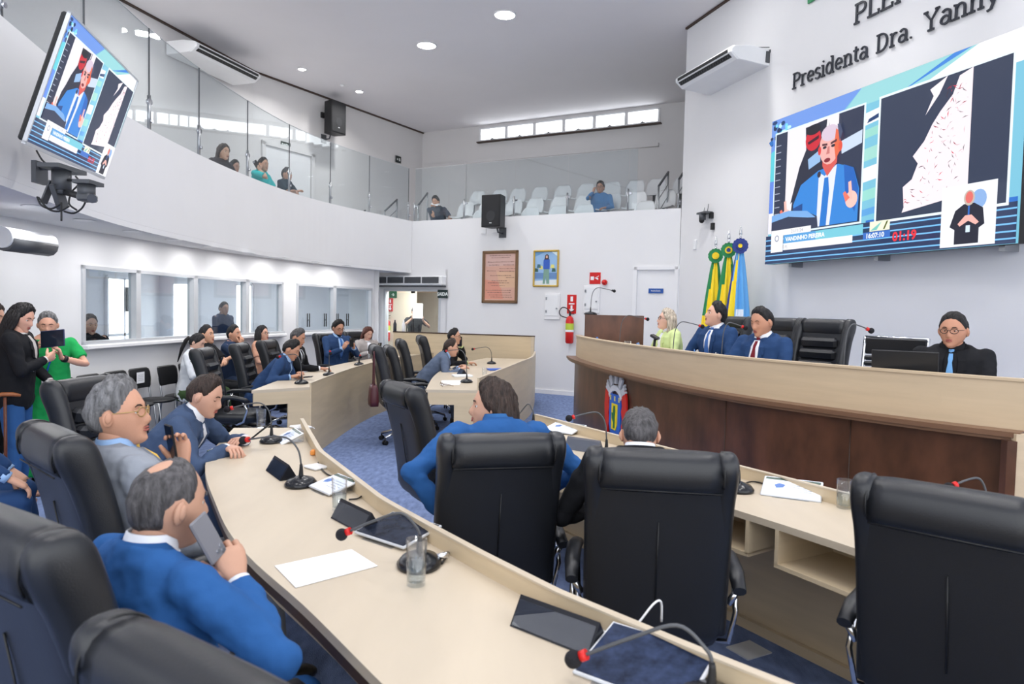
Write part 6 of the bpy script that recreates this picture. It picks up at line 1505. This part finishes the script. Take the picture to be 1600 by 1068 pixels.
for i, a in enumerate((150, 122, 90, 58, 30)):
    ca, sa = math.cos(math.radians(a)), math.sin(math.radians(a)); c0 = Vector((ca * .245, .06 + sa * .175)); u_ = Vector((ca, sa)); v_ = Vector((-sa, ca)); q = lambda a_, b_: tuple(c0 + u_ * a_ + v_ * b_)
    cut('crown_tower', [q(0, -.035), q(0, .035), q(.08, .042), q(.08, .05), q(.13, .05), q(.13, .03), q(.105, .03), q(.105, .012), q(.13, .012), q(.13, -.012), q(.105, -.012), q(.105, -.03), q(.13, -.03), q(.13, -.05), q(.08, -.05), q(.08, -.042)], 0, .022, (200, 203, 210))
# ------------------------------------------------------------------ microphones, tablets, glasses
def goose(base, ball, label, h=0., ring=True, base_r=.075, arch=.16):
    e = empty('gooseneck_microphone', base, h, label, 'microphone')
    R = Matrix.Rotation(math.radians(h), 3, 'Z'); b = R @ (Vector(ball) - Vector(base))
    m = MB(); m.lathe([(base_r * .97, 0), (base_r, .010), (base_r * .8, .028), (base_r * .35, .040), (.012, .046), (.001, .047)], n=24); m.V = [(x, y * 1.25, z) for x, y, z in m.V]; m.build('base', mat('mic_base', srgb(24, 26, 31), .22), e)
    hor = Vector((b.x, b.y, 0)); top = max(b.z + arch * .2, .17)
    pts = spline([(0, 0, .04), (0, 0, .10), tuple(hor * .06 + Vector((0, 0, top * .78))), tuple(hor * .26 + Vector((0, 0, top))), tuple(hor * .6 + Vector((0, 0, top * .5 + b.z * .5 + .01))), tuple(b)], 6)
    MB().tube(pts[:7], [.013, .012, .011, .010, .009, .008, .007], 8).build('stem_sleeve', M_black, e); MB().tube(pts[6:], .0045, 8).build('gooseneck', M_rig, e)
    d = (Vector(pts[-1]) - Vector(pts[-3])).normalized()
    MB().tube([b - d * .02, b - d * .004], .013, 12).build('light_ring', M_red if ring else M_black, e)
    MB().ell(b + d * .016, (.021, .021, .021), 14, 10).build('foam_tip', mat('foam', srgb(28, 28, 34), .95, bump=.6, bscale=300), e)
    return e
Z1 = .761
goose(at(470, 757, Z1), aty(384, 687, at(470, 757, Z1).y + .12), 'gooseneck microphone on the near desk, between the two nameplates, red ring')
goose(at(655, 882, Z1), aty(540, 832, at(655, 882, Z1).y + .05), 'gooseneck microphone on the near desk behind the water glass in front')
goose(at(1110, 1105, Z1), aty(905, 1026, at(1110, 1105, Z1).y + .10), 'gooseneck microphone at the bottom edge, its foam ball over the nameplate')
goose(at(424, 690, Z1), aty(359, 638, at(424, 690, Z1).y - .05), 'gooseneck microphone by the hands of the man in slate blue', base_r=.07)
goose(at(471, 599, Z1), aty(436, 557, at(471, 599, Z1).y + .1), 'gooseneck microphone nearest the end of the back left desk')
goose(at(514, 586, Z1), aty(516, 550, at(514, 586, Z1).y), 'upright gooseneck microphone, second on the back left desk')
goose(at(561, 570, Z1), aty(563, 556, at(561, 570, Z1).y), 'upright gooseneck microphone in front of the bearded man')
goose(at(729, 597, Z1), aty(697, 548, at(729, 597, Z1).y + .5), 'gooseneck microphone reaching to the mouth of the man in grey-blue')
goose(at(768, 568, Z1), aty(740, 545, at(768, 568, Z1).y), 'gooseneck microphone at the far end of the inner desk')
goose(at(833, 668, Z1), aty(800, 660, at(833, 668, Z1).y + .1), 'gooseneck microphone half hidden behind the long-haired man')
goose(at(947, 712, Z1), aty(893, 652, at(947, 712, Z1).y), 'gooseneck microphone standing up in front of the crest')
goose(at(1153, 765, Z1), aty(1100, 735, at(1153, 765, Z1).y), 'gooseneck microphone mostly hidden by the chair of the man in black')
goose(at(1540, 835, Z1), aty(1488, 759, at(1540, 835, Z1).y), 'gooseneck microphone peeping over the big chair at the right')
DZ = 1.151
def dais(px, off, z=DZ):   # a point on the dais desktop for a picture column
    P = I(off); i = min(range(len(P)), key=lambda i: abs(800 + FPX * P[i][0] / P[i][1] - px)); return Vector((P[i][0], P[i][1], z))
p = Vector((1.0, 9.3, .4)) + Vector((.05, .2, 1.18)); goose(p + Vector((.0, 0, 0)), aty(958, 454, p.y), 'gooseneck microphone on top of the walnut lectern', ring=False, base_r=.09)
for px, bx_, by_, lb in ((970, 1010, 498, 'gooseneck microphone on the dais just right of the lectern'), (1050, 1095, 509, 'gooseneck microphone on the dais in front of the woman in pale green'), (1128, 1162, 511, 'gooseneck microphone on the dais in front of the man with the maroon tie'), (1314, 1358, 515, 'gooseneck microphone on the dais left of the laptop')):
    p = dais(px, .38); goose(p, aty(bx_, by_, p.y), lb)
def tumbler(p, label, h=.13, r=.033, fill=.0):
    e = empty('water_glass', p, 0, label, 'glass')
    MB().lathe([(r * .86, 0), (r * .88, .004), (r, h), (r - .002, h), (r * .86 - .002, .014), (.001, .012)], n=24).build('glass', M_tumbler, e)
    if fill: MB().lathe([(r * .84, .014), (r * .9 - .001, h * fill), (.001, h * fill)], n=24).build('water', M_water, e)
tumbler(at(650, 913, Z1), 'tall clear glass of water in front on the near desk', .145, .033, .55); tumbler(at(530, 796, Z1), 'clear glass of water beside the small tablet on the near desk', .14, .033, .5); tumbler(at(408, 668, Z1), 'empty clear glass at the far end of the near desk', .13, .033)
tumbler(at(1318, 793, Z1), 'clear glass of water on the desk before the dais', .13, .034, .5); tumbler(at(757, 590, Z1), 'clear glass in front of the man in grey-blue', .13, .033); tumbler(dais(982, .34), 'clear glass on the dais near the lectern', .15, .04); tumbler(dais(1118, .30), 'glass of juice on the dais in front of the man in blue', .14, .04, .6); tumbler(dais(1010, .36), 'small clear glass by the woman in pale green', .10, .035)
def tablet(p, h, label, scr=(215, 222, 236), w=.25, d=.17, tilt=18, accent=None, name='tablet', dark=False):
    e = empty(name, p, h, label, 'tablet')
    R = Matrix.Translation((0, 0, .02)) @ Matrix.Rotation(math.radians(tilt), 4, 'X')
    m = MB(); m.prism([(-d * .55, 0), (d * .5, 0), (d * .5, math.tan(math.radians(tilt)) * d * 1.0)], -w * .3, w * .3); m.V = [(z, x, y) for x, y, z in m.V]; m.build('acrylic_stand', M_acryl, e)
    MB().box((0, 0, .008), (w, d, .010), bev=.003).build('body', M_alu if not dark else M_black, e, mtx=R)
    MB().box((0, 0, .0136), (w * .95, d * .93, .001)).build('screen', mat('tablet_%d_%d_%d' % scr, srgb(*scr), .22, spec=.5 if sum(scr) > 400 else .12, emit=srgb(*scr) if sum(scr) > 400 else None, estr=.25, var=0 if sum(scr) > 400 else .6, vscale=30), e, mtx=R)
    if accent:
        m = MB(); m.box((0, d * .38, .0145), (w * .93, d * .12, .0006)); m.build('title_bar', mat('acc', srgb(*accent), .3), e, mtx=R)
        m = MB(); m.prism([(-.08, .01), (-.06, .03), (-.03, .02), (-.04, -.01), (-.07, -.02)], .0142, .0148); m.build('figure', mat('acc2', srgb(70, 110, 180), .3), e, mtx=R)
        m = MB()
        for k in range(4): m.box((.04, .02 - k * .018, .0145), (.10, .004, .0006))
        m.build('text_lines', mat('acc3', srgb(150, 156, 170), .4), e, mtx=R)
    return e
tablet(at(452, 688, Z1), 60, 'small lit tablet in a stand under the hands of the man in slate blue', accent=(70, 90, 80), w=.22, d=.15, tilt=25); tablet(at(522, 765, Z1), 48, 'small lit tablet beside the second water glass on the near desk', w=.20, d=.16, tilt=14, accent=(80, 110, 90)); tablet(at(622, 838, Z1), 38, 'black tablet with a dark screen in front of the microphone on the near desk', (34, 40, 54), w=.27, d=.20, tilt=10)
tablet(at(1008, 1054, Z1), 36, 'dark marbled tablet at the bottom of the near desk', (40, 50, 74), w=.28, d=.21, tilt=14); tablet(at(882, 674, Z1), 40, 'tablet with a half dark screen on the desk before the dais, near the crest', (214, 220, 232), w=.26, d=.19, tilt=12, accent=(40, 46, 60)); tablet(at(1237, 772, Z1), 26, 'tablet showing a white page with a blue drawing on the desk before the dais', (226, 232, 242), w=.27, d=.19, tilt=16, accent=(40, 90, 150))
def nameplate(p, h, label, w=.26, c=(34, 35, 40)):
    e = empty('nameplate', p, h, label, 'nameplate')
    m = MB(); m.prism([(-.045, 0), (.045, 0), (0, .075)], -w / 2, w / 2); m.V = [(z, x, y) for x, y, z in m.V]; m.build('stand', mat('smoke_%d' % c[0], srgb(*c), .2, spec=.25), e)
    m = MB(); m.box((0, -.027, .036), (w * .95, .002, .07), rot=Matrix.Rotation(math.radians(-31), 3, 'X')); m.build('card', M_acryl, e)
nameplate(at(440, 741, Z1), 56, 'dark nameplate wedge on the near desk left of the first microphone'); nameplate(at(556, 818, Z1), 50, 'dark nameplate wedge beside the black tablet on the near desk'); nameplate(at(872, 992, Z1), 40, 'dark nameplate wedge beside the marbled tablet', .26); nameplate(at(912, 703, Z1), 38, 'dark nameplate wedge on the desk before the dais', .24, (110, 110, 116))
nameplate(at(722, 585, Z1), 70, 'small dark nameplate by the microphone of the inner desk', .2)
for px, lb in ((935, 'small light blue name card on the rim of the dais, nearest the lectern'), (998, 'blue name card on the dais left of the woman in pale green'), (1085, 'blue name card on the dais between the woman in green and the man in blue')):
    p = dais(px, .27); e = empty('name_card', p, -75, lb, 'name card'); 
    MB().box((0, 0, .095), (.28 if px > 940 else .15, .006, .13), rot=Matrix.Rotation(math.radians(-22), 3, 'X'), bev=.002).build('card', mat('card_blue', srgb(70, 120, 186), .4), e)
    MB().box((0, .010, .10), (.10, .002, .04), rot=Matrix.Rotation(math.radians(-22), 3, 'X')).build('crest_print', M_paper, e); MB().box((0, -.02, .012), (.28 if px > 940 else .15, .10, .022)).build('foot', M_acryl, e)
e = empty('desk_telephone', dais(1022, .42), -70, 'black phone stand on the dais in front of the woman in pale green', 'stand'); MB().box((0, 0, .01), (.16, .16, .02), bev=.006).build('foot', M_black, e); MB().tube([(0, 0, .02), (-.03, -.02, .20)], .014, 8).build('stem', M_black, e); MB().box((-.03, -.02, .22), (.15, .09, .03), rot=Matrix.Rotation(.5, 3, 'X'), bev=.008).build('holder', M_black, e)
# laptop
p = dais(1432, .40); e = empty('laptop', p, -145, 'black laptop open on the dais, seen from behind', 'laptop')
MB().box((0, .0, .010), (.38, .26, .018), bev=.004).build('base', M_black, e); MB().box((0, .155, .135), (.38, .010, .26), rot=Matrix.Rotation(math.radians(-12), 3, 'X'), bev=.004).build('lid', mat('laptop_lid', srgb(30, 31, 34), .4), e)
# paper, pads, cables on the near desk
def sheet(pts, z, label, name='paper_sheet', m=None):
    P = [at(x, y, z) for x, y in pts]; c = sum(P, Vector()) / len(P); o = MB().prism([((q - c).x, (q - c).y) for q in P], 0, .0015).build(name, m or M_paper); o.location = c; return tag(o, label, 'paper')
sheet([(429, 884), (549, 858), (590, 884), (462, 918)], .7615, 'blank white sheet lying on the near desk'); sheet([(418, 905), (455, 905), (466, 935), (430, 930)], .641, 'white paper on the shelf under the near desk edge')
sheet([(690, 594), (722, 594), (718, 601), (688, 602)], .7615, 'white paper near the eyeglasses on the inner desk')
def pad(p, h, label, w=.11, arch=0):
    e = empty('wall_charger', p, h, label, 'charger'); MB().box((0, 0, .007), (w, w * .8, .014), bev=.005).build('body', M_plastw, e); MB().tube(spline([(0, .03, .012), (.02, .10, .02), (.05, .14, .012 + arch), (.06, .17, .012 + arch), (.05, .20, .004)] if arch else [(0, .03, .008), (.03, .05, .006), (.08, .05, .005), (.12, .03, .005)], 4), .003, 6).build('cable', M_plastw, e)
pad(at(494, 731, Z1), 40, 'white power adapter under the rim of the near desk'); pad(at(955, 1006, Z1), 36, 'white power adapter beside the marbled tablet', arch=.06); pad(at(470, 668, Z1), 40, 'white power adapter at the far end of the near desk', .13)
for P_, lb, m_ in (([(497, 722), (505, 735), (517, 743), (527, 741)], 'thin black cable beside the rim of the near desk', M_black), ([(545, 756), (560, 757), (567, 770), (560, 778), (545, 780)], 'looped black cable by the second water glass', M_black), ([(690, 880), (700, 865), (705, 855)], 'short cable behind the front microphone', M_black), ([(1150, 760), (1175, 752), (1200, 757)], 'black cable leading to the tablet before the dais', M_black), ([(1180, 1065), (1188, 1050), (1195, 1062)], 'white cable end over the rim at the bottom right', M_plastw)):
    P3 = [at(x, y, Z1 + .006) for x, y in P_]; c = P3[0]; o = MB().tube(spline([tuple(q - c) for q in P3], 5), .004, 6).build('cable', m_); o.location = c; tag(o, lb, 'cable')
# connector plug of the mic
e = MB().cyl((0, 0, 0), .011, .05, 12, axis=(1, .3, .2)).build('cable_plug', M_chrome); e.location = at(690, 868, Z1 + .02); tag(e, 'silver cable plug beside the front microphone base', 'plug')
e = MB().box((0, 0, 0), (.03, .05, .03), bev=.006).build('orange_clip', mat('orange', srgb(232, 150, 70), .5)); e.location = at(490, 706, Z1 + .016); tag(e, 'small orange object against the rim of the near desk', 'clip')
# eyeglasses
e = empty('eyeglasses', at(690, 603, Z1 + .004), 70, 'tortoiseshell eyeglasses lying folded on the inner desk', 'eyeglasses'); tm = mat('tortoise', srgb(110, 84, 50), .3)
m = MB()
for s_ in (-1, 1): m.tube([(s_ * .033 + .026 * math.cos(a), 0, .022 + .020 * math.sin(a)) for a in np.linspace(0, 2 * PI, 15)], .003, 5)
m.tube([(-.008, 0, .026), (.008, 0, .026)], .003, 5); m.build('rims', tm, e)
for s_ in (-1, 1): MB().tube([(s_ * .06, 0, .026), (s_ * .058, .12, .006)], .003, 5).build('temple', tm, e)
# bottles and papers of the inner desk
for px, py, c, lb in ((795, 578, (60, 100, 190), 'blue folder'), (742, 588, (232, 236, 240), 'stack of papers')):
    p = at(px - 20, py, Z1); o = MB().box((0, 0, .012), (.24, .17, .022), bev=.003).build('document_folder', mat('folder_%d' % c[0], srgb(*c), .5)); o.location = p; o.rotation_euler = (0, 0, .3); tag(o, lb + ' lying on the inner desk by the microphones', 'folder')
# handbag on the empty chair
p = Vector((-1.58, 8.06, .49)); e = empty('handbag', p, 72, 'maroon handbag hanging from the empty black chair', 'bag'); mm = mat('maroon_leather', srgb(72, 26, 34), .4)
m = MB(); m.loft([[Vector((a, b, z)) for a, b in rr(w, d_, 16, 5)] for z, w, d_ in ((0, .13, .05), (.05, .135, .055), (.2, .115, .045), (.24, .10, .03))]); m.build('bag_body', mm, e); MB().tube(spline([(-.07, 0, .23), (-.05, 0, .50), (0, 0, .62), (.05, 0, .50), (.07, 0, .23)], 5), .008, 6).build('strap', mm, e)
# walking stick hooked by the left edge
e = empty('walking_stick', at(18, 763, .0) + Vector((.35, -.55, 0)), 60, 'brown walking stick with a curved wooden handle at the left edge', 'walking stick')
q = e.location; m = MB(); MB().tube([(0, 0, .01), (0, 0, .86)], .012, 10).build('shaft', mat('stick_wood', srgb(92, 48, 30), .35, var=.3, vscale=20), e); MB().tube([(0, -.07, .865), (0, -.02, .885), (0, .05, .882), (0, .10, .87)], [.012, .017, .017, .011], 10).build('handle', mat('handle_wood', srgb(150, 88, 48), .3), e); MB().cyl((0, 0, .012), .016, .025, 10).build('rubber_tip', M_black, e)
p = at(1170, 1016, .0); o = MB().box((0, 0, .003), (.16, .14, .006)).build('floor_socket', M_alu); o.location = p; o.rotation_euler = (0, 0, .5); tag(o, 'square metal floor box on the carpet under the desk before the dais', 'floor box')
# small things behind the partition
for px, lb, c in ((622, 'dark bottle standing on the oak partition', (40, 44, 52)), (636, 'white bottle standing on the oak partition', (232, 232, 234))):
    a = Vector((-2.25, 13.35, 0)); b_ = Vector((.40, 12.55, 0)); t = (px - 620) / 215.; q = a.lerp(b_, t); o = MB().lathe([(.03, 0), (.032, .01), (.032, .14), (.014, .18), (.014, .21), (.001, .212)], n=14).build('bottle', mat('bottle_%d' % c[0], srgb(*c), .3)); o.location = (q.x, q.y, 1.171); tag(o, lb, 'bottle')
